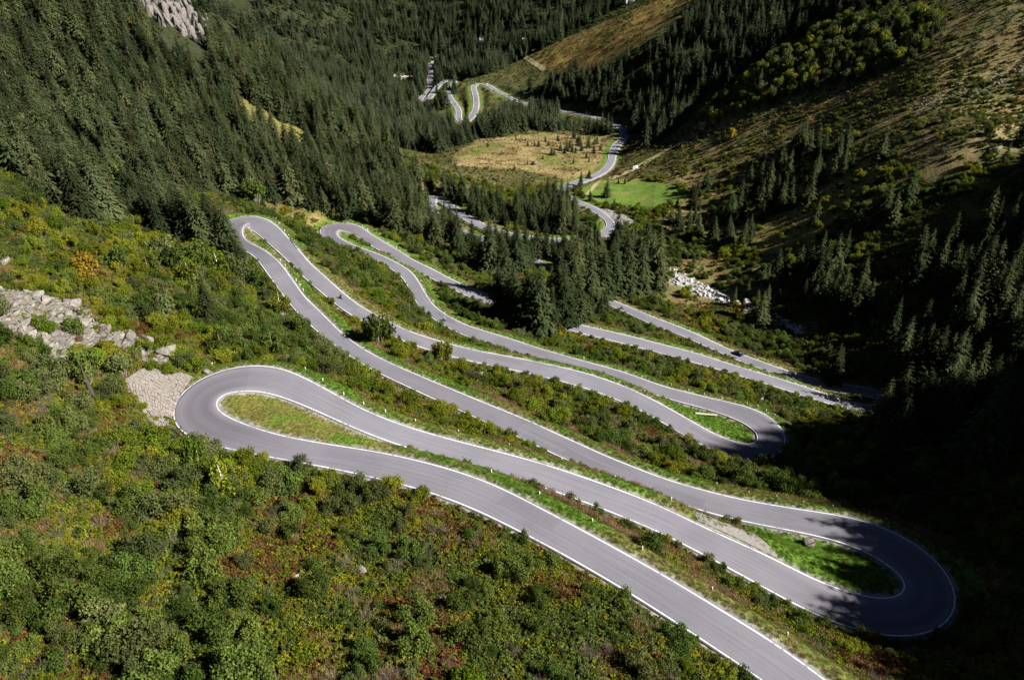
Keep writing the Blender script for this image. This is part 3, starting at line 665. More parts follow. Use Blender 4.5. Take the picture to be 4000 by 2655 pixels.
# ------------------------------------------------------------------ where roads must stay in sight
rpx, rpy, rdep = proj(RC[:, 0], RC[:, 1], RC[:, 2])
VIS = np.ones(NR, bool)
VIS &= ~(np.isin(RTAG, ('L2',)) & (rpx < 930)) & ~(np.isin(RTAG, ('C', 'L2')) & (rpx < 1000) & (rpy > 940))
VIS &= ~((RTAG == 'F') & (rpx > 1930) & (rpx < 2226)) & ~((RTAG == 'G') & (rpx < 2395)) & ~np.isin(RTAG, ('J0', 'R3'))
VIS &= ~((RTAG == 'L3') & (rpx < 1270)) & ~((RTAG == 'E') & (rpx < 1465)) & ~((RTAG == 'L3') & (rpy > 925))
VIS &= ~((RTAG == 'H') & ((rpx < 1800) | (rpx > 1890))) & ~((RTAG == 'L4') & (rpy > 790)) & ~((RTAG == 'R4') & (rpy > 900))
VIS &= ~((RTAG == 'K') & (rpx < 2400) & ((rpx < 2190) | (rpx > 2288))) & ~((RTAG == 'J') & (rpx < 2225)) & ~((RTAG == 'O') & (rpy > 470)) & ~((RTAG == 'N') & (rpy > 425))
VIS &= ~((RTAG == 'G') & (rpx > 3325)) & ~((RTAG == 'F') & (rpx > 3290))
VIS &= ~((RTAG == 'T') & (rpy > 335) & (rpx > 1662)) & ~((RTAG == 'Q') & (rpx > 1750)) & ~((RTAG == 'Q') & (rpy > 385) & (rpx > 1650))
KEEP = [(rpx[i], rpy[i], rdep[i]) for i in np.where(VIS)[0]]
for q in list(resample(TRACK, 45))+list(resample(TRACK2, 12))+list(resample([(2300,760),(2400,745),(2500,750),(2600,755),(2680,765)], 22)):
    w_ = at_px(*q); KEEP.append((q[0], q[1], float(proj(*w_)[2])-(6 if q[1] < 700 else 0)))
for q in ((1540,298),(1565,292),(1585,296),(1605,292),(1578,308),(1565,325),(1595,312)): KEEP.append((q[0], q[1], float(proj(*at_px(*q))[2])-5))
PXKD = kdtree.KDTree(len(KEEP))
for i, q in enumerate(KEEP): PXKD.insert((q[0], q[1], 0), i)
PXKD.balance()
def hides_road(x, y, z, h, r, marg=3.0, allow=0.0):
    """would a plant of height h and crown radius r stand in front of a stretch of road the photograph shows?"""
    for t in (.12, .3, .5, .7, .85, 1.0):
        px, py, d = proj(x, y, z+h*t); rad = F*r*(1-t*.85 if allow == 0 else 1)/d
        co, i, dd = PXKD.find((px, py, 0))
        if i is not None and dd < max(rad*(1-allow), 0)+marg and KEEP[i][2] > d+2: return True
    return False
CLIFF_PX = [(560+230*t, -20+165*t) for t in np.linspace(0, 1, 12)]
def hides_cliff(x, y, z, h):
    for t in (.3, .65, 1):
        px, py, d = proj(x, y, z+h*t)
        if any((px-a)**2+(py-b_)**2 < 27**2 for a, b_ in CLIFF_PX): return True
    return False
def jitter(x0, x1, y0, y1, s, seed):
    g = np.random.default_rng(seed)
    xs = np.arange(x0, x1, s); ys = np.arange(y0, y1, s); X, Y = np.meshgrid(xs, ys)
    X = X.ravel()+(g.random(X.size)-.5)*s*.95; Y = Y.ravel()+(g.random(Y.size)-.5)*s*.95
    return X, Y, g
def in_view(X, Y, Z, h, mx=250, my=350):
    px, py, d = proj(X, Y, Z+h*.5)
    return (d > 15) & (px > -mx) & (px < 4000+mx) & (py > -my) & (py < 2655+my)
def seen(X, Y, Ztop):
    """line of sight from the camera to a point is clear of the ground"""
    ok = np.ones(len(X), bool)
    for t in np.linspace(.3, .97, 26):
        ok &= gzf(X*t, Y*t) < Ztop*t+1.0
    return ok
# ------------------------------------------------------------------ conifers
TREES = []      # x, y, z, height, proto, zone, seen size in pixels
def grow_spruces():
    cand = []
    for (x0, x1, y0, y1, s) in ((-420, 420, 30, 520, 4.6), (-760, 700, 520, 1000, 6.2), (-900, 800, 1000, 1750, 8.0)):
        X, Y, g = jitter(x0, x1, y0, y1, s, int(y1)); Z = gzf(X, Y)
        k = in_view(X, Y, Z, 15, 500, 500); X, Y, Z = X[k], Y[k], Z[k]
        px, py, d = proj(X, Y, Z); n1 = fbm(X/22, Y/22, 41); n2 = g.random(len(X))
        hh = np.zeros(len(X)); zone = np.array(['']*len(X), object); dens = np.zeros(len(X)); far_sp = s > 5
        def zset(poly, nm, den, h0, h1, extra=None):
            m = inpoly(px, py, poly)
            if extra is not None: m &= extra
            zone[m] = nm; dens[m] = np.broadcast_to(den, len(X))[m]
            t = g.random(len(X)); hh[m] = (h0+(h1-h0)*t)[m]
        zset(Z_FAR, 'far', np.clip(.55+3.2*(n1-.47), .03, .92), 15, 29, Y > 560)
        zset(Z_NE, 'north_east', np.clip(.6+2.8*(n1-.45), .06, .92), 13, 26)
        zset(Z_DECID, 'birch_slope', .12, 8, 14)
        zset(Z_BELT, 'belt', .85, 14, 24)
        zset(Z_SPUR, '', 0, 5, 6)
        zset(Z_RIGHT, 'right', np.where(n1 > .5, .36, .05), 9, 21)
        zset(Z_SHADE, 'shade', np.clip(.16+1.3*(n1-.45), .03, .5), 12, 22)
        zset(Z_MID2, 'middle', .6, 13, 24); zset(Z_MID, 'middle', .52, 12, 25); zset(Z_MID3, 'front', .5, 13, 26)
        zset(Z_FOREST_W, 'west', np.where(Y < 600, .56, .8), 12, 27, Y < 700)
        zset(Z_STRIP, '', .12, 5, 9); zset(Z_CLIFF, 'west', 0, 8, 14)
        zset(Z_MEADOW, '', 0, 1, 2); zset(Z_GREEN, '', 0, 1, 2)
        keep = (n2 < dens); X, Y, Z, hh, zone, d = X[keep], Y[keep], Z[keep], hh[keep], zone[keep], d[keep]
        hh *= (.62+.55*fbm(X/35, Y/35, 44))*np.where(g.random(len(X)) < .2, .65, 1.08)
        ri, ro, rd = road_query(X, Y); half = np.where(ro > 0, RHI[ri], -RLO[ri])
        ok = (np.abs(ro)-half > 2.6) | (rd > 14)
        ok &= seen(X, Y, Z+hh)
        for j in np.where(ok)[0]:
            if hides_road(X[j], Y[j], Z[j], hh[j], hh[j]*.15) or (zone[j] == 'west' and Y[j] > 380 and hides_cliff(X[j], Y[j], Z[j], hh[j])): continue
            cand.append((X[j], Y[j], Z[j]-.2, hh[j], zone[j], F*hh[j]/d[j]))
    return cand
TREES = grow_spruces()
print('spruces', len(TREES))
def lone(px, py, hpx, zone):
    x, y, z = at_px(px, py); d = proj(x, y, z)[2]; c = math.cos(math.atan2(-(z), y)); h = hpx*d/F/max(.5, c)
    TREES.append((x, y, z-.15, h, zone, F*h/d))
for px, py, hp in ((2243,542,62),(2103,575,36),(2089,573,30),(2062,570,28),(2262,570,50),(2297,578,58),(2234,596,46),(2190,592,40),(2165,606,38),(2273,590,48),(2330,565,42),(2320,568,38),(2143,572,30),(2154,606,36),(2214,590,52),(2205,600,34),(2016,543,20),(2130,560,30),(2180,552,34),(2120,620,26),(2240,640,30),(2290,620,34),(2320,600,44),(2345,590,40),(2300,640,26),(2060,640,24),(1960,600,18),(1905,575,22),(2010,660,26),(2255,560,40),(2225,580,44),(2250,600,36),
                   (2368,772,82),(2415,722,28),(2440,720,34),(2308,785,52),(2266,728,70),(2300,697,42),(2398,800,30),
                   (3246,1488,150),(3262,1470,120),(2960,1280,145),(2945,1240,110),(2860,1190,80),(2915,1165,70),(2990,1195,90),(3040,1180,60),(2975,1100,75),(2995,1090,60),
                   (3505,2015,85),(3360,1130,140),(3270,1110,120),(3230,1090,95),(3305,1245,40),(3545,1985,70)):
    lone(px, py, hp, 'lone')
for px, py, hp in ((880,1000,215),(930,1012,150),(800,985,260),(840,960,240),(745,965,230),(700,940,220),(645,925,200),(965,1030,90),(825,1270,210),(985,1265,60),(720,1010,110)):
    lone(px, py, hp, 'hairpin')
for px, py, hp in ((1950,1240,215),(2005,1262,235),(2060,1285,250),(2105,1300,265),(2150,1296,190),(2195,1262,225),(2180,1225,260),(2235,1195,235),(2300,1190,220),(2350,1165,210),(2395,1140,200),(2445,1138,220),(2500,1130,190),(2560,1115,230),(2020,1060,210),(1920,1060,190),(1960,1050,170)):
    lone(px, py, hp, 'front')
def lonetop(px, py_top, h, zone):
    best = None
    for b_ in range(40, 420, 12):
        x, y, z = at_px(px, py_top+b_); t = float(proj(x, y, z+h)[1])
        if best is None or abs(t-py_top) < best[0]: best = (abs(t-py_top), x, y, z)
    _, x, y, z = best; TREES.append((x, y, z-.15, h, zone, F*h/proj(x, y, z)[2]))
for px, py in ((3490,1227),(3525,1262),(3561,1250),(3590,1280),(3620,1257),(3674,1275),(3712,1300),(3751,1310),(3460,1399),(3508,1452),(3555,1440),(3602,1458),(3650,1420),(3700,1400),(3800,1370),(3846,1370),(3893,1372),(3945,1390),(3994,1405),(3780,1450),(3860,1480),(3400,1470),(3430,1530)): lonetop(px, py, 24+RNG.uniform(-2, 5), 'shade_front')
for px, py in ((3574,862),(3605,880),(3650,890),(3710,960),(3555,905),(3820,885),(3850,930),(3780,960),(3922,935),(3900,990),(3715,1035),(3745,1065),(3790,1080),(3345,1070),(3225,1005),(3265,1030),(3125,960),(3145,955),(3680,930),(3960,900),(3870,1000),(3180,950),(3200,930)): lonetop(px, py, 21+RNG.uniform(-3, 5), 'shade')
for k in range(0):
    for j in range(3): lone(3300+k*100+j*37+RNG.integers(-20, 20), 1585+j*60+RNG.integers(-20, 20)-(k > 1)*60, 175+RNG.integers(-40, 50), 'shade_front')
for q in range(1870, 1965, 17): lone(q, 528+RNG.integers(-8, 8), 88+RNG.integers(-12, 14), 'belt')
for q in range(1968, 2180, 15): lone(q, 478+RNG.integers(-10, 14), 96+RNG.integers(-16, 18), 'belt')
for q in range(1785, 1880, 16): lone(q, 522+RNG.integers(-6, 8), 58+RNG.integers(-8, 8), 'belt')
for q in range(2300, 2400, 17): lone(q, 520+RNG.integers(-8, 8), 70+RNG.integers(-12, 10), 'belt')
for q, w in ((1748,352),(1758,350),(1770,345),(1782,352),(1735,352),(1705,362),(1660,350),(1655,330),(1700,300),(1710,320),(1640,430),(1660,432),(1680,425),(1700,420),(1715,430),(1730,420),(1650,300)): lone(q, w, 42+RNG.integers(-8, 10), 'far')
for q in ((2215,800,110),(2190,790,100),(2240,850,95),(2160,790,110),(2140,775,90),(1735,885,120),(1760,900,125),(1910,960,120),(1940,978,130),(1975,990,140),(2012,1002,150),(2050,1012,150),(2090,1006,140),(2130,1000,130),(1800,962,78),(1835,978,82),(1870,988,80),(1700,905,70),(1650,800,110),(1640,780,100)): lone(*q, 'middle')
for q in range(2050, 2345, 21): lone(q, 1004+RNG.integers(-8, 10)-(q > 2250)*14, 92+RNG.integers(-14, 16), 'middle')
# wood on the crest of the spur that shades the east side (mostly outside the frame)
CREST = []
for v in np.arange(-100, 400, 3.4):
    for du in (0, 5, 11):
        p = SUN_U*(247+du+RNG.random()*4)+SUN_V*(v+RNG.random()*2.5); z = float(gzf(p[:1], p[1:])[0]); CREST.append((p[0], p[1], z-.3, 10+RNG.random()*8))
# tall spruces standing closer above the big right hairpin: their tops throw the ragged edge of the shade
for _ in range(900):
    u = RNG.uniform(80, 150); v = RNG.uniform(40, 135); p = SUN_U*u+SUN_V*v; z = float(gzf(p[:1], p[1:])[0])
    hr = float(np.interp(v, [r[0] for r in RIDGE], [r[1] for r in RIDGE]))+6+14; h = hr-(250-u)*.78-z+RNG.uniform(-5, 4.2)
    px, py, d = proj(p[0], p[1], z+h)
    if 14 < h < 36 and (px > 4150 or d < 20) and all((c[0]-p[0])**2+(c[1]-p[1])**2 > 30 for c in CREST[-60:]): CREST.append((p[0], p[1], z-.3, h))
# ------------------------------------------------------------------ planting: spruces
TREES.sort(key=lambda t: -t[5])
def pixel_in(t, m=0): 
    px, py, d = proj(t[0], t[1], t[2]+t[3]*.6); return -m < px < 4000+m and -m < py < 2655+m
inside = [t for t in TREES if pixel_in(t)]; single = inside[:300]; sset = set(id(t) for t in single); rest = [t for t in TREES if id(t) not in sset]
SINGLE_TREES = []
for t in single:
    x, y, z, h, zone, s = t
    k = int(RNG.integers(NSP)); w = float(RNG.uniform(.9, 1.2))
    r = empty('spruce_tree', (x, y, z), float(RNG.random()*6.283)); r.scale = (h*w, h*w, h)
    obj('crown', PROTO['spruce%d_crown' % k], r); obj('trunk', PROTO['spruce%d_trunk' % k], r)
    r['group'] = 'spruces of the valley'; r['category'] = 'spruce tree'; SINGLE_TREES.append((r, t, k))
near = [t for t in rest if t[1] < 560]; far = [t for t in rest if t[1] >= 560]
def tree_stuff(name, T, keys, label):
    P = np.array([t[:3] for t in T]); h = np.array([t[3] for t in T]); n = len(T); w = RNG.uniform(.9, 1.2, n)
    stuff(name, P, RNG.random(n)*6.283, np.c_[h*w, h*w, h], RNG.integers(len(keys), size=n), keys, label, 'forest')
tree_stuff('spruce_forest', near, ['spruce%d' % k for k in range(NSP)], 'dense dark spruce forest filling the slopes behind the single spruces')
tree_stuff('distant_forest', far, ['farspruce%d' % k for k in range(NFS)], 'bluish spruce forest covering the far valley sides at the top')
cr = [(c[0], c[1], c[2], c[3]) for c in CREST]
tree_stuff('crest_forest', cr, ['spruce%d' % k for k in range(NSP)], 'dark spruce wood on the crest of the spur shading the east side')
# ------------------------------------------------------------------ planting: broadleaf trees on the north-east slope and singles
def leafy(kind, k, x, y, z, h, w=1.0, name='birch_tree'):
    r = empty(name, (x, y, z-.1), float(RNG.random()*6.283)); r.scale = (h*w, h*w, h)
    obj('crown', PROTO['%s%d_crown' % (kind, k)], r); obj('trunk', PROTO['%s%d_trunk' % (kind, k)], r); return r
LEAFY = []
X, Y, g = jitter(60, 520, 380, 800, 5.6, 5); Z = gzf(X, Y); px, py, d = proj(X, Y, Z)
m = inpoly(px, py, Z_DECID) & (g.random(len(X)) < .62)
dec = [(x, y, z, float(g.uniform(6, 11))) for x, y, z in zip(X[m], Y[m], Z[m]) if not hides_road(x, y, z, 8, 2)]
dec = [t+(F*t[3]/proj(t[0], t[1], t[2])[2],) for t in dec]
gold_px = [(3336,100),(3193,320),(2983,390),(3170,195),(3412,150),(2860,540),(2690,20),(3230,285),(3095,335)]
dec.sort(key=lambda t: -t[4])
print('decid', len(dec))
for j, t in enumerate(dec[:230]):
    kind = ['olivetree', 'greentree', 'olivetree', 'birch', 'greentree'][int(RNG.integers(5))]
    LEAFY.append((leafy(kind, int(RNG.integers(5)), t[0], t[1], t[2], t[3], 1.25), t, 'slope', kind))
for q in gold_px:
    x, y, z = at_px(*q); LEAFY.append((leafy('goldtree', int(RNG.integers(5)), x, y, z, 8.5, 1.1), (x, y, z, 8.5, 40), 'gold', 'goldtree'))
for px_, py_, hp, kind, w in ((1000,800,115,'greentree',1.35),(775,1830,130,'birch',.9),(883,1935,125,'birch',1.0),(952,1890,70,'birch',1.0),(1100,1222,95,'birch',1.0),(1178,1308,90,'greentree',1.0),(480,760,110,'birch',.9),(345,1085,95,'goldtree',1.5),(640,1010,95,'olivetree',1.5),(690,1060,110,'greentree',1.4),(585,1075,80,'greentree',1.5),(750,1125,105,'birch',1.4),(1010,1135,95,'greentree',1.3),(930,1095,110,'olivetree',1.3),(860,1085,100,'birch',1.4),(790,1050,110,'greentree',1.4),(470,1060,90,'greentree',1.6),(300,1310,80,'greentree',1.3),(345,1500,130,'greentree',1.3),(480,1470,95,'olivetree',1.4),(1070,1380,90,'greentree',1.4),(870,1380,85,'greentree',1.6),(640,1240,90,'olivetree',1.6),(560,1210,80,'greentree',1.5),(640,620,55,'goldtree',1.0),(1482,1352,135,'greentree',1.2),(1818,1816,62,'greentree',.9),(525,120,45,'goldtree',.8),(1730,1395,90,'birch',1.2),(2880,1230,55,'goldtree',1.2),(2690,440,26,'goldtree',.9),(1310,790,60,'birch',1.0)):
    x, y, z = at_px(px_, py_); d = proj(x, y, z)[2]; c = math.cos(math.atan2(-z, y)); h = hp*d/F/max(.5, c)
    LEAFY.append((leafy(kind, int(RNG.integers(5)), x, y, z, h, w, 'broadleaf_tree' if kind != 'birch' else 'birch_tree'), (x, y, z, h, hp), 'single', kind))
# ------------------------------------------------------------------ planting: shrubs
def shrub_density(X, Y, px, py):
    n1 = fbm(X/11, Y/11, 61); n2 = fbm(X/4.5, Y/4.5, 62)
    dn = sstep(.36, .52, .55*n1+.45*n2)
    fg = sstep(1500, 1900, py)*sstep(1500, 700, px); dn = np.maximum(dn, fg*sstep(.30, .45, n1))
    return dn
SHR = []
X, Y, g = jitter(-260, 270, 24, 480, 2.35, 8); Z = gzf(X, Y); k = in_view(X, Y, Z, 3, 120, 150); X, Y, Z = X[k], Y[k], Z[k]
px, py, d = proj(X, Y, Z)
dn = shrub_density(X, Y, px, py)
for poly, f in ((Z_FOREST_W, .12), (Z_MID, .3), (Z_MID2, .3), (Z_MID3, .4), (Z_RIGHT, .22), (Z_SHADE, .6), (Z_SCREE, .09), (Z_PITCHING, 0), (Z_MEADOW, .0), (Z_GREEN, 0), (Z_STRIP, 0), (Z_CHANNEL, .1), (I_L1, 0), (I_R1, 0), (I_R2, 0), (I_L2, .3), (I_L3, .6), (Z_FLAT, .4), (P_LAYBY, 0), (P_PULL, 0)):
    dn = np.where(inpoly(px, py, poly), dn*f, dn)
e = inpoly(px, py, Z_EAST); dn = np.where(e, .3*sstep(.45, .6, fbm(X/16, Y/16, 66)), dn)
lsl = (px < 1150) & (py > 850) & (py < 1430); dn = np.where(lsl & ~inpoly(px, py, Z_SCREE), np.minimum(1, dn*1.1+.08), dn)
open_ = sstep(700, 1150, px)*sstep(1850, 2050, py); dn = dn*(1-.62*open_)
ri, ro, rd = road_query(X, Y); half = np.where(ro > 0, RHI[ri], -RLO[ri]); side = np.where(ro > 0, RN[ri, 1], -RN[ri, 1]); ee = np.abs(ro)-half
isl = np.zeros(len(X), bool)
for poly in (I_L1, I_R1, I_R2, I_L2): isl |= inpoly(px, py, poly)
dn = np.where((side <= -.25) & (ee < 4.5) & (rd < 15) & ~isl, np.maximum(dn, .85*sstep(.36, .46, fbm(X/9, Y/9, 64))), dn)
clear = np.where(side > -.25, 5.0, .9)
ok = ((ee > clear) | (rd > 20)) & (g.random(len(X)) < dn)
ok &= seen(X, Y, Z+2.5)
for j in np.where(ok)[0]:
    sz = float(g.lognormal(0, .56)); base = .95+.85*fbm(np.array([X[j]/25]), np.array([Y[j]/25]), 67)[0]
    r = min(4.0, base*sz*1.1*(1.25 if lsl[j] else 1.2 if py[j] > 1700 else 1))
    if inpoly(px[j:j+1], py[j:j+1], Z_EAST)[0]: r *= .8
    e_ = ee[j] if rd[j] < 20 else 50
    if side[j] <= -.25 and e_ < r*1.1+.3: r = max(.8, min(r, e_+.55))
    r = min(r, 3.4)
    if open_[j] > .5: r *= .78
    h = r*(.95+.55*g.random())
    if hides_road(X[j], Y[j], Z[j], h, r*.9, -2, .35 if side[j] <= -.25 else .15): 
        r *= .45; h *= .45
        if hides_road(X[j], Y[j], Z[j], h, r, 0, .25): continue
    cn = fbm(np.array([X[j]/28]), np.array([Y[j]/28]), 68)[0]+.25*(g.random()-.5)-(.06 if lsl[j] else 0)
    kind = 'alder' if cn < .43 else 'willow' if cn < .52 else 'ygreen' if cn < .66 else ('rustbush' if g.random() < .45 else 'goldbush' if g.random() < .25 else 'ygreen')
    if kind in ('rustbush', 'goldbush'): r *= .6; h *= .55
    SHR.append((X[j], Y[j], Z[j]-.1, h, r, kind, F*r/d[j]))
print('shrubs', len(SHR))
SHR.sort(key=lambda t: -t[6])
def sin_view(t):
    a, b, _ = proj(t[0], t[1], t[2]+t[3]*.5); return 0 < a < 4000 and 0 < b < 2655
ins = [t for t in SHR if sin_view(t)]; one = ins[:300]; oset = set(id(t) for t in one); many = [t for t in SHR if id(t) not in oset]
NAMES = {'alder': 'alder_shrub', 'willow': 'willow_shrub', 'ygreen': 'light_green_shrub', 'rustbush': 'rust_shrub', 'goldbush': 'golden_shrub'}
NKIND = {'alder': NSH, 'willow': NSH, 'ygreen': 3, 'rustbush': 3, 'goldbush': 3}
SINGLE_SHRUBS = []
for t in one:
    k = int(RNG.integers(NKIND[t[5]]))
    o = obj(NAMES[t[5]], PROTO['%s%d' % (t[5], k)]); o.location = t[:3]; o.scale = (t[4], t[4], t[3]); o.rotation_euler = (0, 0, float(RNG.random()*6.283))
    obj('stems', PROTO['%s%d_stems' % (t[5], k)], o)
    SINGLE_SHRUBS.append((o, t))
keys = [('%s%d' % (n, k)) for n in NKIND for k in range(NKIND[n])]
start = {}; c_ = 0
for n in NKIND: start[n] = c_; c_ += NKIND[n]
P = np.array([t[:3] for t in many]); kid = np.array([start[t[5]]+int(RNG.integers(NKIND[t[5]])) for t in many])
stuff('shrubbery', P, RNG.random(len(many))*6.283, np.array([(t[4], t[4], t[3]) for t in many]), kid, keys, 'mixed green and rust shrubs covering the slopes between the road bends', 'shrubs')
# shrubs on the far and eastern slopes
X, Y, g = jitter(-330, 520, 330, 1100, 3.3, 9); Z = gzf(X, Y); k = in_view(X, Y, Z, 3, 100, 100); X, Y, Z = X[k], Y[k], Z[k]; px, py, d = proj(X, Y, Z)
dn = np.full(len(X), .0)
dn[Y > 480] = .22
e = inpoly(px, py, Z_EAST); dn[e] = (.22+.75*sstep(.42, .55, fbm(X/24, Y/24, 71)))[e]
s = inpoly(px, py, Z_SPUR); dn[s] = (.15+.4*sstep(.5, .65, fbm(X/24, Y/24, 72)))[s]
for poly in (Z_NE, Z_FAR, Z_BELT): dn[inpoly(px, py, poly)] = .22
dn[inpoly(px, py, Z_DECID)] = .7
m = inpoly(px, py, Z_MEADOW); dn[m] = (.1+.6*sstep(.52, .66, fbm(X/12, Y/7, 21)))[m]
dn[inpoly(px, py, Z_GREEN)] = .02; dn[(~e) & (Y < 480)] = 0
ri, ro, rd = road_query(X, Y)
ok = (g.random(len(X)) < dn) & ((rd > 9)) & seen(X, Y, Z+2)
ii = [j for j in np.where(ok)[0] if not hides_road(X[j], Y[j], Z[j], 2.2, 1.5, 1)]
n = len(ii); print('far shrubs', n)
fk = RNG.choice(len(keys), size=n, p=np.r_[np.full(NSH, .52/NSH), np.full(NSH, .3/NSH), np.full(3, .06/3), np.full(3, .1/3), np.full(3, .02/3)])
r = RNG.uniform(.8, 2.0, n); r[inpoly(px[ii], py[ii], Z_MEADOW)] *= .5
stuff('hillside_shrubbery', np.c_[X[ii], Y[ii], Z[ii]-.1], RNG.random(n)*6.283, np.c_[r, r, r*RNG.uniform(.8, 1.4, n)], fk, keys, 'small dark shrubs scattered over the tan slopes of the far valley', 'shrubs')
X, Y, g = jitter(-300, 420, 330, 760, 1.9, 10); Z = gzf(X, Y); k = in_view(X, Y, Z, 1, 60, 60); X, Y, Z = X[k], Y[k], Z[k]; px, py, d = proj(X, Y, Z)
wood = np.zeros(len(X), bool)
for poly in (Z_FOREST_W, Z_MID, Z_MID2, Z_NE, Z_FAR, Z_BELT, Z_GREEN): wood |= inpoly(px, py, poly)
ri, ro, rd = road_query(X, Y); k = ~wood & (rd > 5.5) & (g.random(len(X)) < .55) & seen(X, Y, Z+.5)
ek = inpoly(px, py, Z_EAST); md = inpoly(px, py, Z_MEADOW); n1 = fbm(X/14, Y/14, 95)+.3*(g.random(len(X))-.5)
kk = np.where(n1 > .58, 0, np.where(n1 > .44, 2, 1)); kk = np.where(md, np.where(n1 > .62, 0, 2), kk); s_ = g.uniform(.5, 1.3, len(X))*np.where(md, .55, 1)
print('hill grass', int(k.sum()))
stuff('hillside_grass', np.c_[X, Y, Z-.03][k], (g.random(len(X))*6.283)[k], np.c_[s_*1.3, s_*1.3, s_][k], (kk*3+g.integers(3, size=len(X)))[k], ['heath0', 'heath1', 'heath2', 'lowolive0', 'lowolive1', 'lowolive2', 'straw0', 'straw1', 'straw2'], 'dry tufts of grass and heath on the far meadow and the eastern slope', 'grass')
X, Y, g = jitter(-760, 420, 760, 1700, 6.5, 15); Z = gzf(X, Y); k = in_view(X, Y, Z, 3, 60, 60); X, Y, Z = X[k], Y[k], Z[k]; px, py, d = proj(X, Y, Z)
ri, ro, rd = road_query(X, Y); ok = inpoly(px, py, Z_FAR) & (rd > 10) & (g.random(len(X)) < .75) & seen(X, Y, Z+3)
ii = [j for j in np.where(ok)[0] if not hides_road(X[j], Y[j], Z[j], 3, 2, 1)]; n = len(ii); r = RNG.uniform(1.4, 3.6, n)
stuff('valley_shrubbery', np.c_[X[ii], Y[ii], Z[ii]-.1], RNG.random(n)*6.283, np.c_[r, r, r*RNG.uniform(.7, 1.2, n)], RNG.integers(2*NSH, size=n), keys[:2*NSH], 'dark green shrubs filling the gaps of the distant valley forest', 'shrubs')
# ------------------------------------------------------------------ ground cover
def cover(s, y1, seed):
    X, Y, g = jitter(-190, 200, 20, y1, s, seed); Z = gzf(X, Y); k = in_view(X, Y, Z, .5, 60, 60); X, Y, Z = X[k], Y[k], Z[k]
    px, py, d = proj(X, Y, Z); k = d < 330; X, Y, Z, px, py, d = X[k], Y[k], Z[k], px[k], py[k], d[k]
    q = road_query(X, Y); return X, Y, Z, px, py, d, g, q
X, Y, Z, px, py, d, g, (ri, ro, rd) = cover(.58, 330, 21)
half = np.where(ro > 0, RHI[ri], -RLO[ri]); ee = np.where(rd < 25, np.abs(ro)-half, 30); side = np.where(ro > 0, RN[ri, 1], -RN[ri, 1])
wob = (fbm(X/9, Y/9, 11)-.5)*2.4
isl = np.zeros(len(X), bool)
for poly in (I_L1, I_R1, I_R2, I_L2, I_L3): isl |= inpoly(px, py, poly)
bare = np.zeros(len(X), bool)
for poly in (Z_PITCHING, P_LAYBY, P_PULL): bare |= inpoly(px, py, poly)
wood = np.zeros(len(X), bool)
for poly in (Z_FOREST_W, Z_MID, Z_MID2): wood |= inpoly(px, py, poly)
verge = (side > -.25) & (ee+wob < 5.0)
tan = (side > -.25) & (ee+wob*1.6 < 8.2) & ~verge
edge = np.where(side > -.25, .95, .9)
ok = (ee > edge) & ~bare & (~inpoly(px, py, Z_SCREE) | (fbm(X/6, Y/6, 90) > .58)) & (g.random(len(X)) < np.where(wood, .3, .97)*np.clip(150/d, .25, 1))
names = ['herb', 'heath', 'lowgreen', 'lowolive', 'lowgold', 'lowred', 'straw', 'pink', 'bareshrub']
n1 = fbm(X/7, Y/7, 81)+.22*(g.random(len(X))-.5); n2 = fbm(X/13, Y/13, 82)+.25*(g.random(len(X))-.5)
kind = np.where(n1 < .38, 2, np.where(n1 < .46, 3, np.where(n1 < .62, 0, np.where(n1 < .66, 6, 1))))
kind = np.where((n2 > .68) & (kind != 2), 1, kind); kind = np.where((n2 < .36) & (g.random(len(X)) < .6), 0, kind)
kind = np.where(g.random(len(X)) < .035, 4, kind); kind = np.where((fbm(X/8, Y/8, 85) > .69) & (g.random(len(X)) < .5), 5, kind)
kind = np.where((fbm(X/10, Y/10, 86) > .60) & (g.random(len(X)) < .6), 6, kind)
kind = np.where(tan & (g.random(len(X)) < .75), np.where(fbm(X/20, Y/20, 83) > .5, 7, np.where(g.random(len(X)) < .5, 6, 0)), kind)
bs = (fbm(X/6, Y/6, 97) > .6) & (g.random(len(X)) < .045); kind = np.where(bs, 8, kind)
u = ok & ~verge & ~isl
n = int(u.sum()); print('undergrowth', n)
keys2 = ['%s%d' % (a, b) for a in names for b in range(3)]
sz = g.uniform(.45, 1.1, len(X))*np.where(kind == 8, 1.5, np.where(kind >= 6, .9, 1))
stuff('undergrowth', np.c_[X, Y, Z-.03][u], (g.random(len(X))*6.283)[u], sz[u], (kind*3+g.integers(3, size=len(X)))[u], keys2, 'low yellow green and rust undergrowth carpeting the slopes around the road', 'undergrowth')
X, Y, Z, px, py, d, g, (ri, ro, rd) = cover(.62, 330, 22)
half = np.where(ro > 0, RHI[ri], -RLO[ri]); ee = np.where(rd < 25, np.abs(ro)-half, 30); side = np.where(ro > 0, RN[ri, 1], -RN[ri, 1]); wob = (fbm(X/9, Y/9, 11)-.5)*2.4
isl = np.zeros(len(X), bool)
for poly in (I_L1, I_R1, I_R2, I_L2, I_L3): isl |= inpoly(px, py, poly)
bare = inpoly(px, py, P_LAYBY) | inpoly(px, py, P_PULL) | inpoly(px, py, Z_PITCHING)
v = (ee > .75) & ~bare & ((((side > -.25) & (ee+wob < 5.2)) | isl) | ((side <= -.25) & (ee < 1.8))) & (g.random(len(X)) < np.clip(170/d, .25, .9))
grn = inpoly(px, py, I_R1) | inpoly(px, py, I_R2)
dry = ~grn & (fbm(X/13, Y/13, 12) > .53) | (inpoly(px, py, I_L1) & (fbm(X/8, Y/8, 31) < .45))
kk = np.where(dry & (g.random(len(X)) < .55), 3, 0)+g.integers(3, size=len(X))
print('verge', int(v.sum()))
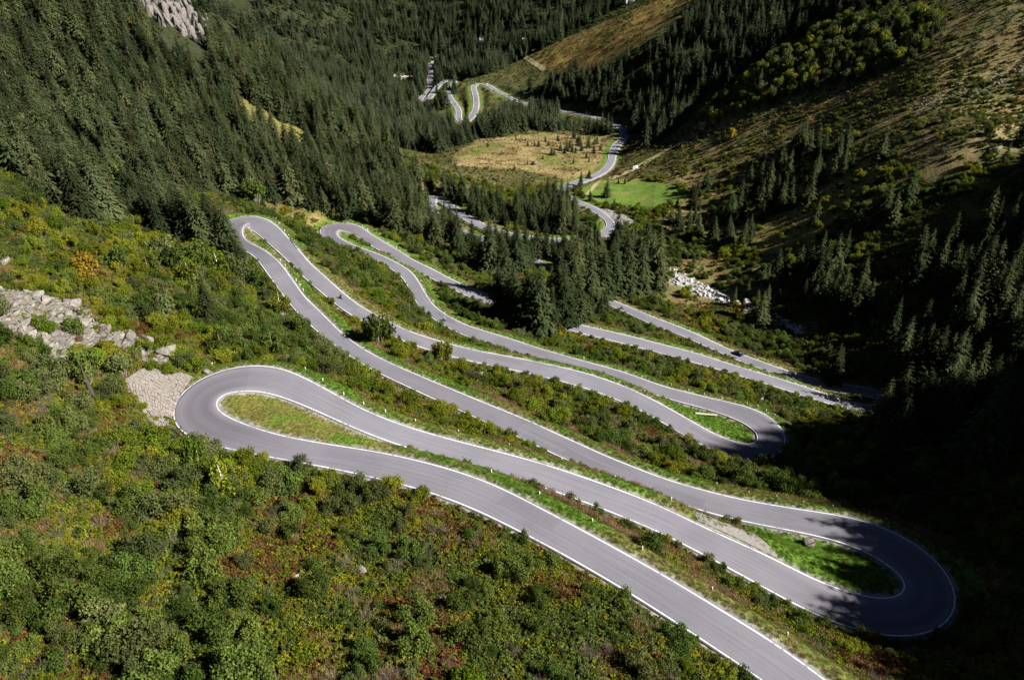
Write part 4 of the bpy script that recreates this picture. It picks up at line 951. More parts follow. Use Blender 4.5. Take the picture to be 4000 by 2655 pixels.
stuff('verge_grass', np.c_[X, Y, Z-.02][v], (g.random(len(X))*6.283)[v], (g.uniform(.25, .6, len(X))*np.where(inpoly(px, py, I_L1), .6, 1))[v], kk[v], ['verge0', 'verge1', 'verge2', 'straw0', 'straw1', 'straw2'], 'bright green grass on the road verges and inside the hairpin loops', 'grass')
# ------------------------------------------------------------------ stone
def mat_granite(name, a, b_, lichen):
    m, nt, out = newmat(name); b = NB(nt); tc = b.n('ShaderNodeTexCoord'); oi = b.n('ShaderNodeObjectInfo')
    n1 = b.n('ShaderNodeTexNoise', i_Vector=tc.outputs['Object'], i_Scale=2.2, i_Detail=6.0, i_Roughness=.7)
    n2 = b.n('ShaderNodeTexNoise', i_Vector=tc.outputs['Object'], i_Scale=1.1, i_Detail=2.0)
    c = b.ramp(n1.outputs[0], [(.35, a), (.62, b_)])
    c = b.mix(b.math('MULTIPLY', b.math('GREATER_THAN', n2.outputs[0], .58), .55), c, lichen)
    v = b.math('ADD', b.math('MULTIPLY', oi.outputs['Random'], .5), .75); cm = b.n('ShaderNodeCombineXYZ')
    for i in range(3): b.link(v, cm.inputs[i])
    c = b.mix(1.0, c, cm.outputs[0], 'MULTIPLY')
    p = b.n('ShaderNodeBsdfPrincipled', i_Roughness=.9); p.inputs['Specular IOR Level'].default_value = .2
    bp = b.n('ShaderNodeBump', i_Strength=.6, i_Distance=.15, i_Height=n1.outputs[0])
    b.link(c, p.inputs['Base Color']); b.link(bp.outputs[0], p.inputs['Normal']); b.link(p.outputs[0], out.inputs[0]); return m
M_GRAN = mat_granite('granite', (.09, .083, .076), (.225, .206, .188), (.19, .18, .12))
M_PALE = mat_granite('river_granite', (.25, .24, .235), (.46, .45, .44), (.3, .29, .27))
M_CLIFF = mat_granite('cliff_rock', (.055, .052, .052), (.17, .158, .152), (.15, .11, .09))
def hull(seed, n=15, sq=(1, 1, 1)):
    g = np.random.default_rng(seed); bm = bmesh.new()
    d = g.normal(size=(n, 3)); d /= np.linalg.norm(d, axis=1)[:, None]; d = np.sign(d)*np.abs(d)**.7
    for p in d*(.8+.35*g.random((n, 1)))*np.array(sq)*.62: bm.verts.new(p)
    r = bmesh.ops.convex_hull(bm, input=bm.verts)
    bmesh.ops.delete(bm, geom=[v for v in bm.verts if not v.link_faces], context='VERTS')
    bmesh.ops.bevel(bm, geom=list(bm.edges), offset=.05, segments=1, affect='EDGES', profile=.6)
    bmesh.ops.triangulate(bm, faces=bm.faces)
    V = np.array([v.co for v in bm.verts]); bm.verts.index_update(); Fc = np.array([[v.index for v in f.verts] for f in bm.faces]); bm.free(); return V, Fc
for k in range(8):
    V, Fc = hull(300+k, 13+k, (1, .75+.05*k, .62+.04*(k % 4))); reg('rock%d' % k, V, Fc, [M_GRAN]); reg('paleblock%d' % k, V, Fc, [M_PALE])
ROCKS = []
def rock(key, x, y, z, s, sink=.25, name='boulder'):
    o = obj(name, PROTO['%s%d' % (key, int(RNG.integers(8)))]); o.location = (x, y, z+s*(.5-sink)*.6); o.scale = (s, s*RNG.uniform(.75, 1.1), s*RNG.uniform(.7, 1.05))
    o.rotation_euler = (float(RNG.uniform(-.4, .4)), float(RNG.uniform(-.4, .4)), float(RNG.random()*6.283)); return o
def zone_pts(poly, n, seed, lim=None):
    g = np.random.default_rng(seed); p = np.array(poly, float); out = []
    while len(out) < n:
        q = p.min(0)+g.random(2)*(p.max(0)-p.min(0))
        if inpoly(q[:1], q[1:], poly)[0]: out.append(at_px(*q))
    return np.array(out)
P = zone_pts(Z_SCREE, 1500, 1); sz = np.random.default_rng(2).lognormal(-.35, .5, len(P)).clip(.25, 2.9); o_ = np.argsort(-sz)
P, sz = P[o_], sz[o_]
for p, s in zip(P[:150], sz[:150]): ROCKS.append((rock('rock', *p, float(s)*1.15), 'scree', float(s)))
stuff('scree', P[150:], RNG.random(len(P)-150)*6.283, np.c_[sz[150:], sz[150:]*.9, sz[150:]*.75], RNG.integers(8, size=len(P)-150), ['rock%d' % k for k in range(8)], 'loose grey granite scree lying on the slope left of the first hairpin', 'scree')
P = zone_pts(Z_CHANNEL, 420, 3); sz = np.random.default_rng(4).lognormal(.05, .45, len(P)).clip(.5, 3.2); o_ = np.argsort(-sz); P, sz = P[o_], sz[o_]
for p, s in zip(P[:90], sz[:90]): ROCKS.append((rock('paleblock', *p, float(s)), 'stream', float(s)))
stuff('stream_stones', P[90:], RNG.random(len(P)-90)*6.283, np.c_[sz[90:], sz[90:]*.9, sz[90:]*.7], RNG.integers(8, size=len(P)-90), ['paleblock%d' % k for k in range(8)], 'small white stones lying along the stream bed on the right', 'stones')
for px, py, w, key, lab in ((1415,2235,46,'rock','pale boulder in the brush of the foreground slope with straw around it'),(1728,2345,30,'rock','pale boulder low in the brush right of the straw-ringed boulder'),
        (2120,2325,36,'rock','grey stone in the brush beside the yellow bushes of the foreground'),(2005,2400,30,'paleblock','small white stone below the grey stone in the foreground brush'),
        (1650,2490,60,'rock','flat grey rock edge above the red bush in the foreground'),(1225,1322,66,'rock','large grey boulder just left of the third road stretch'),
        (1860,1465,45,'rock','pale grey rock among the shrubs between the third and fourth road stretches'),(3165,2118,44,'rock','brown boulder on the lower edge of the big right hairpin'),
        (810,1455,24,'rock','small grey rock on the grass above the first hairpin curve'),(740,1440,26,'rock','grey rock beside the top of the stone pitching'),(650,1385,70,'rock','large pale block at the right end of the scree'),
        (200,2185,42,'rock','weathered grey stones showing through the brush at the left'),(1160,2260,26,'paleblock','small white stone on the left foreground slope'),(1020,2375,34,'rock','grey stone among red-brown heath in the foreground'),
        (15,1030,45,'rock','grey rock at the left picture edge above the scree'),(3890,590,34,'rock','grey slab on the right slope above the dark shade'),(2980,1565,20,'paleblock','small white stone on the bank right of the last loop'),
        (590,1050,34,'paleblock','pale rock in the shrubs below the left forest'),(735,1085,40,'rock','grey rock pair left of the second hairpin'),(2085,640,24,'rock','grey boulder at the near edge of the tan meadow'),(1790,650,20,'rock','grey boulder at the left tip of the tan meadow'),(1930,720,18,'rock','grey boulder on the bank below the tan meadow'),(2480,660,26,'paleblock','pale boulder beside the grassy track on the right'),(1925,2690,40,'rock','grey stone in the grass at the bottom edge')):
    x, y, z = at_px(px, py); d = proj(x, y, z)[2]; ROCKS.append((rock(key, x, y, z, w*d/F, .18), lab, 0))
# scattered stones on the eastern slope
P = zone_pts([(3050,400),(3700,250),(4000,200),(4000,420),(3700,560),(3300,560)], 40, 6)
for p in P[:40]: ROCKS.append((rock('rock', *p, float(RNG.uniform(.8, 1.8)), .2), 'east', 1))
P = zone_pts([(3560,400),(3760,340),(4000,240),(4010,290),(3800,380),(3600,430)], 420, 7); s_ = RNG.uniform(.4, 1.3, 420)
stuff('slope_scree', P, RNG.random(420)*6.283, np.c_[s_, s_, s_*.7], RNG.integers(8, size=420), ['rock%d' % k for k in range(8)], 'grey scree chute running down the upper right slope', 'scree')
# cliff in the left forest
def cluster(name, blocks, mat, seed):
    Vs, Fs, n = [], [], 0
    for j, (x, y, z, s, tilt) in enumerate(blocks):
        V, Fc = hull(seed+j, 16, (.75, .6, 1.7)); M = np.array(Euler((tilt, .25*math.sin(j*3), j*1.7)).to_matrix())
        V = (V*s)@M.T+np.array([x, y, z]); Vs.append(V); Fs.append(Fc+n); n += len(V)
    return mesh_np(name, np.concatenate(Vs), np.concatenate(Fs), [mat])
g = np.random.default_rng(12); bl = []
for t in np.linspace(0, 1, 34):
    for w in (-.7, 0, .6):
        px = 560+230*t+w*70*(1-.5*t)+g.normal()*10; py = -40+170*t+g.normal()*14-w*35; x, y, z = at_px(px, py); s = g.uniform(5, 10)*(1-.4*t); bl.append((x, y, z+s*.12, s, g.uniform(-.4, .1)))
cl = obj('rock_cliff', cluster('rock_cliff', bl, M_CLIFF, 500)); tag(cl, 'pale grey rock face breaking through the forest at the top left', 'cliff')
bl = []
for px, py, s in ((2045,165,0),(2415,25,0),(2450,12,0),(2475,4,0),(1880,166,0)):
    x, y, z = at_px(px, py); bl = [(x+g.normal()*3, y+g.normal()*3, z+1, g.uniform(4, 8), 0) for _ in range(4)]
    tag(obj('rock_outcrop', cluster('rock_outcrop', bl, M_PALE, 560+px)), {2045:'white rock outcrop above the far ridge track',2415:'white rock outcrop at the top edge, lowest of three',2450:'white rock outcrop at the top edge, middle of three',2475:'white rock outcrop at the top edge, highest of three',1880:'white rock outcrop among spruces behind the far hairpins'}[px], 'rock')
# stone pitching on the bank outside the first hairpin
M_PITCH = mat_granite('pitching_stone', (.14, .128, .118), (.28, .256, .235), (.27, .2, .14))
def pitching():
    E = resample([(752,1470),(716,1508),(688,1552),(668,1598),(662,1645)], 24); O = resample([(668,1446),(560,1440),(486,1486),(505,1545),(585,1622)], 24)
    nu, nv = 24, 17; Gd = np.zeros((nu, nv, 3))
    for i in range(nu):
        a = np.array(at_px(*E[i])); b_ = np.array(at_px(*O[i]))
        for j in range(nv):
            t = j/(nv-1); p = a*(1-t)+b_*t; p[2] = max(p[2], float(gzf(p[:1], p[1:2])[0]))+.16; Gd[i, j] = p
    g = np.random.default_rng(3); J = Gd.copy(); du = np.zeros_like(Gd); J[1:-1, 1:-1] += (Gd[2:, 1:-1]-Gd[:-2, 1:-1])*g.uniform(-.17, .17, (nu-2, nv-2, 1))+(Gd[1:-1, 2:]-Gd[1:-1, :-2])*g.uniform(-.17, .17, (nu-2, nv-2, 1))
    V, Fc = [], []
    back = Gd-np.array([0, 0, .12]); V += list(back.reshape(-1, 3)); id_ = np.arange(nu*nv).reshape(nu, nv)
    for i in range(nu-1):
        for j in range(nv-1): Fc.append([id_[i, j], id_[i+1, j], id_[i+1, j+1], id_[i, j+1]])
    for i in range(nu-1):
        for j in range(nv-1):
            c = [J[i, j], J[i+1, j], J[i+1, j+1], J[i, j+1]]; m = sum(c)/4; up = np.array([.25, -.15, .95])*g.uniform(.06, .24); n0 = len(V)
            if g.random() < .05: continue
            for q in c: V.append(m+(q-m)*1.0-np.array([0, 0, .1]))
            for q in c: V.append(m+(q-m)*g.uniform(.78, .9)+up)
            for a, b_ in ((0, 1), (1, 2), (2, 3), (3, 0)): Fc.append([n0+a, n0+b_, n0+4+b_, n0+4+a])
            Fc.append([n0+4, n0+5, n0+6, n0+7])
    me = mesh_np('stone_revetment', V, Fc, [M_PITCH]); bm = bmesh.new(); bm.from_mesh(me); bmesh.ops.recalc_face_normals(bm, faces=bm.faces); bm.to_mesh(me); bm.free(); return me
tag(obj('stone_revetment', pitching()), 'sloping wall of fitted pale stones outside the first left hairpin', 'stone wall')
# ------------------------------------------------------------------ gravel lay-bys and tracks
M_GRAVEL = plain('gravel', (.2, .19, .18), .95, vary=.3, scale=2.5, bump=.5)
M_TRACK = plain('grassy_track', (.27, .235, .11), .95, vary=.35, scale=.5)
def drape(name, poly, mat, dz=.07):
    W_ = [at_px(*q) for q in poly]; bm = bmesh.new(); bm.faces.new([bm.verts.new((p[0], p[1], 0)) for p in W_]); bmesh.ops.triangulate(bm, faces=bm.faces)
    for _ in range(4):
        ed = [e for e in bm.edges if e.calc_length() > 1.6]
        if ed: bmesh.ops.subdivide_edges(bm, edges=ed, cuts=1); bmesh.ops.triangulate(bm, faces=bm.faces)
    co = np.array([v.co for v in bm.verts]); h = gzf(co[:, 0], co[:, 1]); ri, ro, rd = road_query(co[:, 0], co[:, 1]); half = np.where(ro > 0, RHI[ri], -RLO[ri])
    h = np.where(np.abs(ro)-half < 1.2, np.minimum(RC[ri, 2]-.02, h+.12), h+dz)
    for v, z in zip(bm.verts, h): v.co.z = z
    bmesh.ops.recalc_face_normals(bm, faces=bm.faces); me = bpy.data.meshes.new(name); bm.to_mesh(me); bm.free(); me.materials.append(mat)
    if len(me.polygons) and me.polygons[0].normal.z < 0: me.flip_normals()
    tag(obj(name, me), kind='structure')
drape('gravel_layby', P_LAYBY, M_GRAVEL, .09); drape('gravel_pullout', P_PULL, M_GRAVEL, .14)
def ribbon(name, pts, width, mat, dz):
    W_ = np.array([at_px(*q) for q in pts]); d = np.r_[0, np.cumsum(np.hypot(*np.diff(W_[:, :2], axis=0).T))]; t = np.linspace(0, d[-1], max(12, int(d[-1]/3)))
    c = np.stack([np.interp(t, d, W_[:, k]) for k in range(2)], 1); c = smooth(c, 3); T = np.gradient(c, axis=0); T /= np.linalg.norm(T, axis=1)[:, None]; N_ = np.c_[-T[:, 1], T[:, 0]]; V = []
    for o in np.linspace(-.5, .5, 5):
        p = c+N_*o*width*(1+.25*np.sin(t/9+o*3))[:, None]; V.append(np.c_[p, gzf(p[:, 0], p[:, 1])+dz])
    V = np.stack(V, 1); n, k = V.shape[:2]; i = np.arange(n*k).reshape(n, k); f = np.stack([i[:-1, :-1], i[:-1, 1:], i[1:, 1:], i[1:, :-1]], -1).reshape(-1, 4)
    me = mesh_np(name, V.reshape(-1, 3), f, [mat], True)
    if me.polygons[0].normal.z < 0: me.flip_normals()
    tag(obj(name, me), kind='structure')
ribbon('track', TRACK, 6.5, M_TRACK, .25); ribbon('ridge_track', TRACK2, 7, M_TRACK, .45)
ribbon('hay_path', [(2285,775),(2350,700),(2400,690)], 3, M_TRACK, .2)
# ------------------------------------------------------------------ small works along the road
M_CONC = plain('marker_stone', (.52, .5, .47), .85, vary=.2, scale=4); M_WHITE = plain('white_paint', (.5, .5, .5), .6, vary=.08); M_DARKW = plain('tarred_wood', (.06, .05, .045), .8, vary=.3)
M_PALEW = plain('bleached_wood', (.3, .27, .23), .85, vary=.25, scale=5); M_STEEL = plain('grey_steel', (.28, .29, .3), .45, .7, vary=.1)
def bmesh_obj(name, fn, mats, parent=None, smooth_=False):
    bm = bmesh.new(); fn(bm); bmesh.ops.recalc_face_normals(bm, faces=bm.faces); me = bpy.data.meshes.new(name); bm.to_mesh(me); bm.free()
    for m in mats: me.materials.append(m)
    if smooth_: me.polygons.foreach_set('use_smooth', np.ones(len(me.polygons), bool))
    return obj(name, me, parent)
def box(bm, c, s, top=1.0, bev=0.0, rz=0.0, mi=0):
    M = Matrix.Translation(c)@Matrix.Rotation(rz, 4, 'Z'); v = []
    for dz in (-.5, .5):
        f = 1 if dz < 0 else top
        for a, b_ in ((-.5, -.5), (.5, -.5), (.5, .5), (-.5, .5)): v.append(bm.verts.new(M@Vector((a*s[0]*f, b_*s[1]*f, dz*s[2]))))
    fs = [bm.faces.new([v[i] for i in q]) for q in ((3, 2, 1, 0), (4, 5, 6, 7), (0, 1, 5, 4), (1, 2, 6, 5), (2, 3, 7, 6), (3, 0, 4, 7))]
    for f in fs: f.material_index = mi
    if bev: bmesh.ops.bevel(bm, geom=list({e for f in fs for e in f.edges}), offset=bev, segments=1, affect='EDGES')
def post_shape(bm):
    box(bm, (0, 0, .32), (.34, .34, .9), .86, .03); 
def cap_shape(bm): box(bm, (0, 0, .80), (.31, .31, .14), .62, .02)
C4 = lambda x, y: (x*.5932, 800+y*.5932); C5 = lambda x, y: (1300+x*.5932, 800+y*.5932); C6 = lambda x, y: (2600+x*.5932, 800+y*.5932)
C8 = lambda x, y: (1300+x*.609, 1700+y*.609); C9 = lambda x, y: (2600+x*.609, 1700+y*.609); C1 = lambda x, y: (x*.5932, y*.5932)
MARKS = {
 'nearest road stretch': [C8(1017,292),C8(1323,428),C8(1658,605),C8(1975,785),C9(280,1055),C9(755,1348)],
 'first left hairpin': [C4(1400,1056),C4(1522,1030),C4(1634,1026),C4(1728,1032),C4(1805,1052),C4(1902,1078),C4(2020,1132),C4(2133,1200),C4(2268,1280)],
 'second road stretch': [C5(207,1343),C5(350,1400),C5(547,1468),C5(830,1548),C8(1132,110),C8(1465,210),C8(1802,322),C8(2160,466),C9(25,468)],
 'big right hairpin': [C9(316,360),C9(522,408),C9(698,440),C9(870,470),C9(1057,495),C9(1290,536),C9(1402,568),C9(1595,600),C9(1687,583)],
 'third road stretch': [C4(1850,383),C4(1878,418),C4(1952,520),C4(1980,552),C4(2000,582)],
 'second left hairpin': [C1(1690,1400),C1(1728,1418),C1(1757,1432),C1(1782,1454),C4(1828,142),C4(1845,162),C4(1855,188),C4(1875,217),C5(2050,1254),C5(1640,1102),C5(1425,1049)],
 'small right hairpin': [C5(1650,1032),C5(2025,1152),C5(2225,1206),C6(148,1237),C6(250,1265),C6(365,1289),C6(530,1332),C6(600,1352),C6(655,1378),C6(712,1408)],
 'fifth road stretch': [C5(515,422),C5(580,516),C5(445,388),C5(660,640)],
 'third left hairpin': [(1298,858),(1342,858),(1371,862),C5(180,146),C5(212,171),C5(345,261),C5(395,291)]}
MARKERS = []
for where, L_ in MARKS.items():
    for q in L_:
        x, y, z = at_px(*q); ri, ro, rd = road_query(np.array([x]), np.array([y])); half = RHI[ri[0]] if ro[0] > 0 else -RLO[ri[0]]
        e_ = abs(ro[0])-half
        if e_ < 1.05: o_ = np.sign(ro[0])*(half+1.05); x = RC[ri[0], 0]+RN[ri[0], 0]*o_; y = RC[ri[0], 1]+RN[ri[0], 1]*o_
        z = float(gzf([x], [y])[0])
        if not MARKERS:
            o = bmesh_obj('marker_stone', post_shape, [M_CONC]); c_o = bmesh_obj('cap', cap_shape, [M_WHITE], o)
            c_o['label'] = 'white painted cap of the stone'
        else:
            o = MARKERS[0][0].copy(); put(o); c2 = MARKERS[0][0].children[0].copy(); put(c2, o)
        o.location = (x, y, z); o.rotation_euler = (0, 0, math.atan2(RN[ri[0], 1], RN[ri[0], 0])); s = .75 if y < 190 else .95; o.scale = (s, s, s); MARKERS.append((o, where, q))
def rail(pts, name, label, n, mat, hgt=.8):
    W_ = np.array([at_px(*q) for q in pts]); d = np.r_[0, np.cumsum(np.hypot(*np.diff(W_[:, :2], axis=0).T))]; t = np.linspace(0, d[-1], n); p = np.stack([np.interp(t, d, W_[:, k]) for k in range(2)], 1)
    z = gzf(p[:, 0], p[:, 1]); r = empty(name, (p[0, 0], p[0, 1], z[0])); o0 = np.array([p[0, 0], p[0, 1], z[0]])
    for k in range(n):
        q = np.array([p[k, 0], p[k, 1], z[k]])-o0; bmesh_obj('post', lambda bm: box(bm, (q[0], q[1], q[2]+hgt/2-.1), (.14, .14, hgt+.2)), [mat], r)
    V, Fq = [], []
    for k in range(n):
        T = p[min(k+1, n-1)]-p[max(k-1, 0)]; T /= np.linalg.norm(T); Nn = np.array([-T[1], T[0]])
        for s, h in ((-.05, -.16), (.05, -.16), (.05, .14), (-.05, .14)): V.append((p[k, 0]-o0[0]+Nn[0]*(s+.14), p[k, 1]-o0[1]+Nn[1]*(s+.14), z[k]-o0[2]+hgt-.05+h))
    for k in range(n-1):
        for j in range(4): Fq.append((4*k+j, 4*k+(j+1) % 4, 4*k+4+(j+1) % 4, 4*k+4+j))
    Fq += [(0, 1, 2, 3), (4*n-1, 4*n-2, 4*n-3, 4*n-4)]
    obj('beam', mesh_np('beam', V, Fq, [mat]), r); tag(r, label, 'guard rail')
rail([C4(1905,232),C4(1925,255),C4(1960,300)], 'guard_rail', 'short dark wooden rail beside the road leaving the second left hairpin', 5, M_DARKW)
rail([(2393,850),(2403,866),(2410,884),(2402,902)], 'guard_rail', 'curved dark guard rail around the bend by the gravel pull-out', 7, M_STEEL)
rail([(3180,1508),(3235,1526),(3290,1540),(3320,1544)], 'guard_rail', 'white railing in the shrubs between the two farthest right road stretches', 8, M_WHITE)
x, y, z = at_px(2712, 1626); x2, y2, z2 = at_px(2800, 1617)
lg = np.array(cone_mesh([(x, y, z+.35), ((x+x2)/2, (y+y2)/2, (z+z2)/2+.36), (x2, y2, z2+.35)], [.3, .27, .22], 8)[0]); v, f = cone_mesh([(x, y, z+.35), ((x+x2)/2, (y+y2)/2, (z+z2)/2+.36), (x2, y2, z2+.35)], [.3, .27, .22], 8)
lo_ = obj('log', mesh_np('log', v, f+[tuple(range(7, -1, -1)), tuple(range(16, 24))], [M_PALEW])); tag(lo_, 'pale bleached log lying across the grass inside the small right hairpin', 'log')
x, y, z = at_px(365, 1560); st = empty('dead_trunk', (x, y, z)); hh = 7.5
v, f = cone_mesh([(0, 0, -.3), (.1, 0, hh*.3), (-.1, .1, hh*.65), (.05, 0, hh)], [.5, .42, .3, .05], 8); obj('trunk', mesh_np('trunk', v, f, [plain('dead_wood', (.06, .045, .038), .9, vary=.4)]), st)
for a, b_ in ((.4, .9), (.55, -1.3), (.7, 2.2)):
    v, f = cone_mesh([(0, 0, hh*a), (math.cos(b_)*.7, math.sin(b_)*.7, hh*a+.5), (math.cos(b_)*1.2, math.sin(b_)*1.2, hh*a+1.1)], [.12, .08, .02], 5); obj('branch', mesh_np('branch', v, f, [M_TWIG]), st)
tag(st, 'dark broken dead trunk standing below the scree left of the stone wall', 'dead tree')
# ------------------------------------------------------------------ traffic
M_TYRE = plain('tyre', (.02, .02, .022), .8); M_RIM = plain('rim', (.5, .5, .52), .35, .8); M_LAMP = plain('lamp_glass', (.85, .87, .9), .12, .0, spec=.8); M_TAIL = plain('tail_glass', (.45, .02, .02), .25); M_GLASS = plain('car_glass', (.02, .024, .03), .08, spec=.9); M_LEATHER = plain('black_leather', (.02, .02, .024), .55); M_CHROME = plain('exhaust_steel', (.5, .5, .5), .25, 1.0)
def paint(name, c): return plain(name, c, .25, .15, vary=.04, spec=.7)
def wheel(parent, x, y, r, w):
    def t(bm):
        n = 20; 
        for k, (rr, ww) in enumerate(((r*.62, .5), (r*.93, .5), (r, .3), (r, -.3), (r*.93, -.5), (r*.62, -.5))):
            for j in range(n): a = 6.283*j/n; bm.verts.new((rr*math.cos(a), ww*w, rr*math.sin(a)))
        bm.verts.ensure_lookup_table()
        for k in range(5):
            for j in range(n): bm.faces.new([bm.verts[k*n+j], bm.verts[k*n+(j+1) % n], bm.verts[(k+1)*n+(j+1) % n], bm.verts[(k+1)*n+j]])
    wo = empty('wheel', (x, y, r)); wo.parent = parent; bmesh_obj('tyre', t, [M_TYRE], wo, True)
    def rm(bm):
        bmesh.ops.create_cone(bm, cap_ends=True, segments=16, radius1=r*.64, radius2=r*.64, depth=w*.7, matrix=Matrix.Rotation(R(90), 4, 'X'))
    bmesh_obj('rim', rm, [M_RIM], wo)
def loft(secs):
    """secs: (x, [(y,z)...half profile bottom to top]) -> closed body"""
    def f(bm):
        rows = []
        for x, pr in secs:
            rows.append([bm.verts.new((x, y, z)) for y, z in pr]+[bm.verts.new((x, -y, z)) for y, z in reversed(pr)])
        m = len(rows[0])
        for a, b_ in zip(rows, rows[1:]):
            for j in range(m): bm.faces.new([a[j], a[(j+1) % m], b_[(j+1) % m], b_[j]])
        bm.faces.new(rows[0]); bm.faces.new(rows[-1][::-1])
    return f
def car(color, est=False):
    r = empty('car'); pm = paint('car_paint', color)
    P_ = lambda w, zt, zb=.28: [(w*.86, zb), (w, zb+.16), (w, zt-.16), (w*.93, zt-.03), (w*.8, zt)]
    bmesh_obj('body', loft([(-2.2, P_(.70, .80, .42)), (-2.1, P_(.84, .92, .34)), (-1.3, P_(.9, .96)), (.6, P_(.9, .95)), (1.2, P_(.89, .9)), (1.85, P_(.84, .8)), (2.12, P_(.76, .68, .34)), (2.2, P_(.62, .58, .4))]), [pm], r, True)
    e = 2.0 if est else 1.5
    G = lambda w0, w1, z1: [(w0, .90), (w0*.99, .97), (w1, z1)]
    bmesh_obj('windows', loft([(-e, G(.78, .70, 1.0)), (-e+.35, G(.8, .64, 1.36)), (-.3, G(.82, .66, 1.43)), (.35, G(.82, .64, 1.38)), (1.1, G(.8, .76, .99))]), [M_GLASS], r, True)
    bmesh_obj('roof', loft([(-e+.3, [(.6, 1.355), (.62, 1.38), (.3, 1.40)]), (-.3, [(.65, 1.42), (.64, 1.46), (.32, 1.485)]), (.38, [(.6, 1.37), (.6, 1.40), (.3, 1.425)])]), [pm], r, True)
    for s in (-1, 1):
        wheel(r, 1.35, .78*s, .33, .22); wheel(r, -1.32, .78*s, .33, .22)
        bmesh_obj('headlight', lambda bm: box(bm, (2.03, .58*s, .66), (.26, .3, .13), .8, .03), [M_LAMP], r); bmesh_obj('tail_light', lambda bm: box(bm, (-2.12, .62*s, .78), (.16, .24, .16), .9, .02), [M_TAIL], r)
        bmesh_obj('mirror', lambda bm: box(bm, (.72, .96*s, 1.0), (.14, .18, .12), .8, .02), [pm], r)
    return r
def copy_tree(o, parent=None):
    c = o.copy(); put(c, parent)
    for ch in o.children: copy_tree(ch, c)
    return c
def on_road(px, py, side=0.0):
    """place on the carriageway: nearest station, lateral shift, heading"""
    dd = (rpx-px)**2+(rpy-py)**2; i = int(np.argmin(dd)); t = RC[min(i+1, NR-1)]-RC[max(i-1, 0)]
    # lateral position from the pixel itself
    x, y, z = unproj(px, py, RC[i, 2]); off = np.clip((x-RC[i, 0])*RN[i, 0]+(y-RC[i, 1])*RN[i, 1], RLO[i]+1.1, RHI[i]-1.1)
    p = RC[i, :2]+RN[i]*off; return p[0], p[1], RC[i, 2]+.03, math.atan2(t[1], t[0]), math.atan2(t[2], math.hypot(t[0], t[1]))
def park(o, px, py, back=False):
    x, y, z, a, s = on_road(px, py); o.location = (x, y, z); o.rotation_euler = (0, (s if back else -s), a+(math.pi if back else 0)); return o
c1 = park(car((.02, .021, .024), True), 3258, 1562, True); tag(c1, 'black estate car driving up the road beside the dark shade on the right', 'car')
c2 = park(car((.02, .03, .085)), 2882, 1384, False); tag(c2, 'dark blue car with a bright headlight behind shrubs on the right road', 'car')
c3 = park(car((.72, .73, .76)), 1898, 329, True); tag(c3, 'white car rounding the far hairpin in the distance', 'car')
cs = car((.35, .38, .45)); park(cs, 1862, 329, True); tag(cs, 'silver car following left of the white car on the far hairpin', 'car')
for (q, lab) in (((1936,357), 'silver car entering the far hairpin on its right arm'), ((1778,408), 'silver car in tree shadow on the winding road left of the far hairpin')):
    c = copy_tree(cs); park(c, q[0], q[1], True); c['label'] = lab
def motorbike(color):
    r = empty('motorcycle'); pm = paint('motorcycle_paint', color); wheel(r, .74, 0, .31, .12); wheel(r, -.72, 0, .31, .16)
    bmesh_obj('engine', lambda bm: box(bm, (.05, 0, .45), (.55, .34, .4), .8, .06), [M_STEEL], r)
    bmesh_obj('fuel_tank', loft([(-.1, [(.1, .72), (.15, .8), (.1, .9)]), (.15, [(.14, .7), (.2, .82), (.12, .98)]), (.42, [(.1, .72), (.14, .82), (.08, .92)])]), [pm], r, True)
    bmesh_obj('seat', loft([(-.85, [(.08, .86), (.1, .9), (.06, .93)]), (-.5, [(.14, .76), (.16, .82), (.1, .88)]), (-.1, [(.12, .72), (.14, .78), (.08, .82)])]), [M_LEATHER], r, True)
    def fk(bm):
        for s in (-.09, .09):
            v, f = cone_mesh([(.74, s, .31), (.48, s, .98)], [.03, .03], 8); vs = [bm.verts.new(p) for p in v]; [bm.faces.new([vs[i] for i in q]) for q in f]
    bmesh_obj('fork', fk, [M_CHROME], r)
    def hb(bm):
        v, f = cone_mesh([(.3, -.38, 1.03), (.46, -.15, 1.0), (.46, .15, 1.0), (.3, .38, 1.03)], [.025]*4, 8); vs = [bm.verts.new(p) for p in v]; [bm.faces.new([vs[i] for i in q]) for q in f]
    bmesh_obj('handlebar', hb, [M_LEATHER], r)
    bmesh_obj('fairing', loft([(.4, [(.12, .8), (.2, .95), (.1, 1.12)]), (.68, [(.08, .75), (.12, .88), (.05, .98)])]), [pm], r, True)
    bmesh_obj('headlight', lambda bm: bmesh.ops.create_uvsphere(bm, u_segments=12, v_segments=8, radius=.085, matrix=Matrix.Translation((.68, 0, .86))), [M_LAMP], r, True)
    bmesh_obj('tail_light', lambda bm: box(bm, (-.9, 0, .86), (.08, .14, .07), .9, .01), [M_TAIL], r)
    def ex(bm):
        v, f = cone_mesh([(.1, -.18, .3), (-.4, -.2, .36), (-.85, -.22, .5)], [.04, .06, .07], 10); vs = [bm.verts.new(p) for p in v]; [bm.faces.new([vs[i] for i in q]) for q in f]
    bmesh_obj('exhaust', ex, [M_CHROME], r); return r
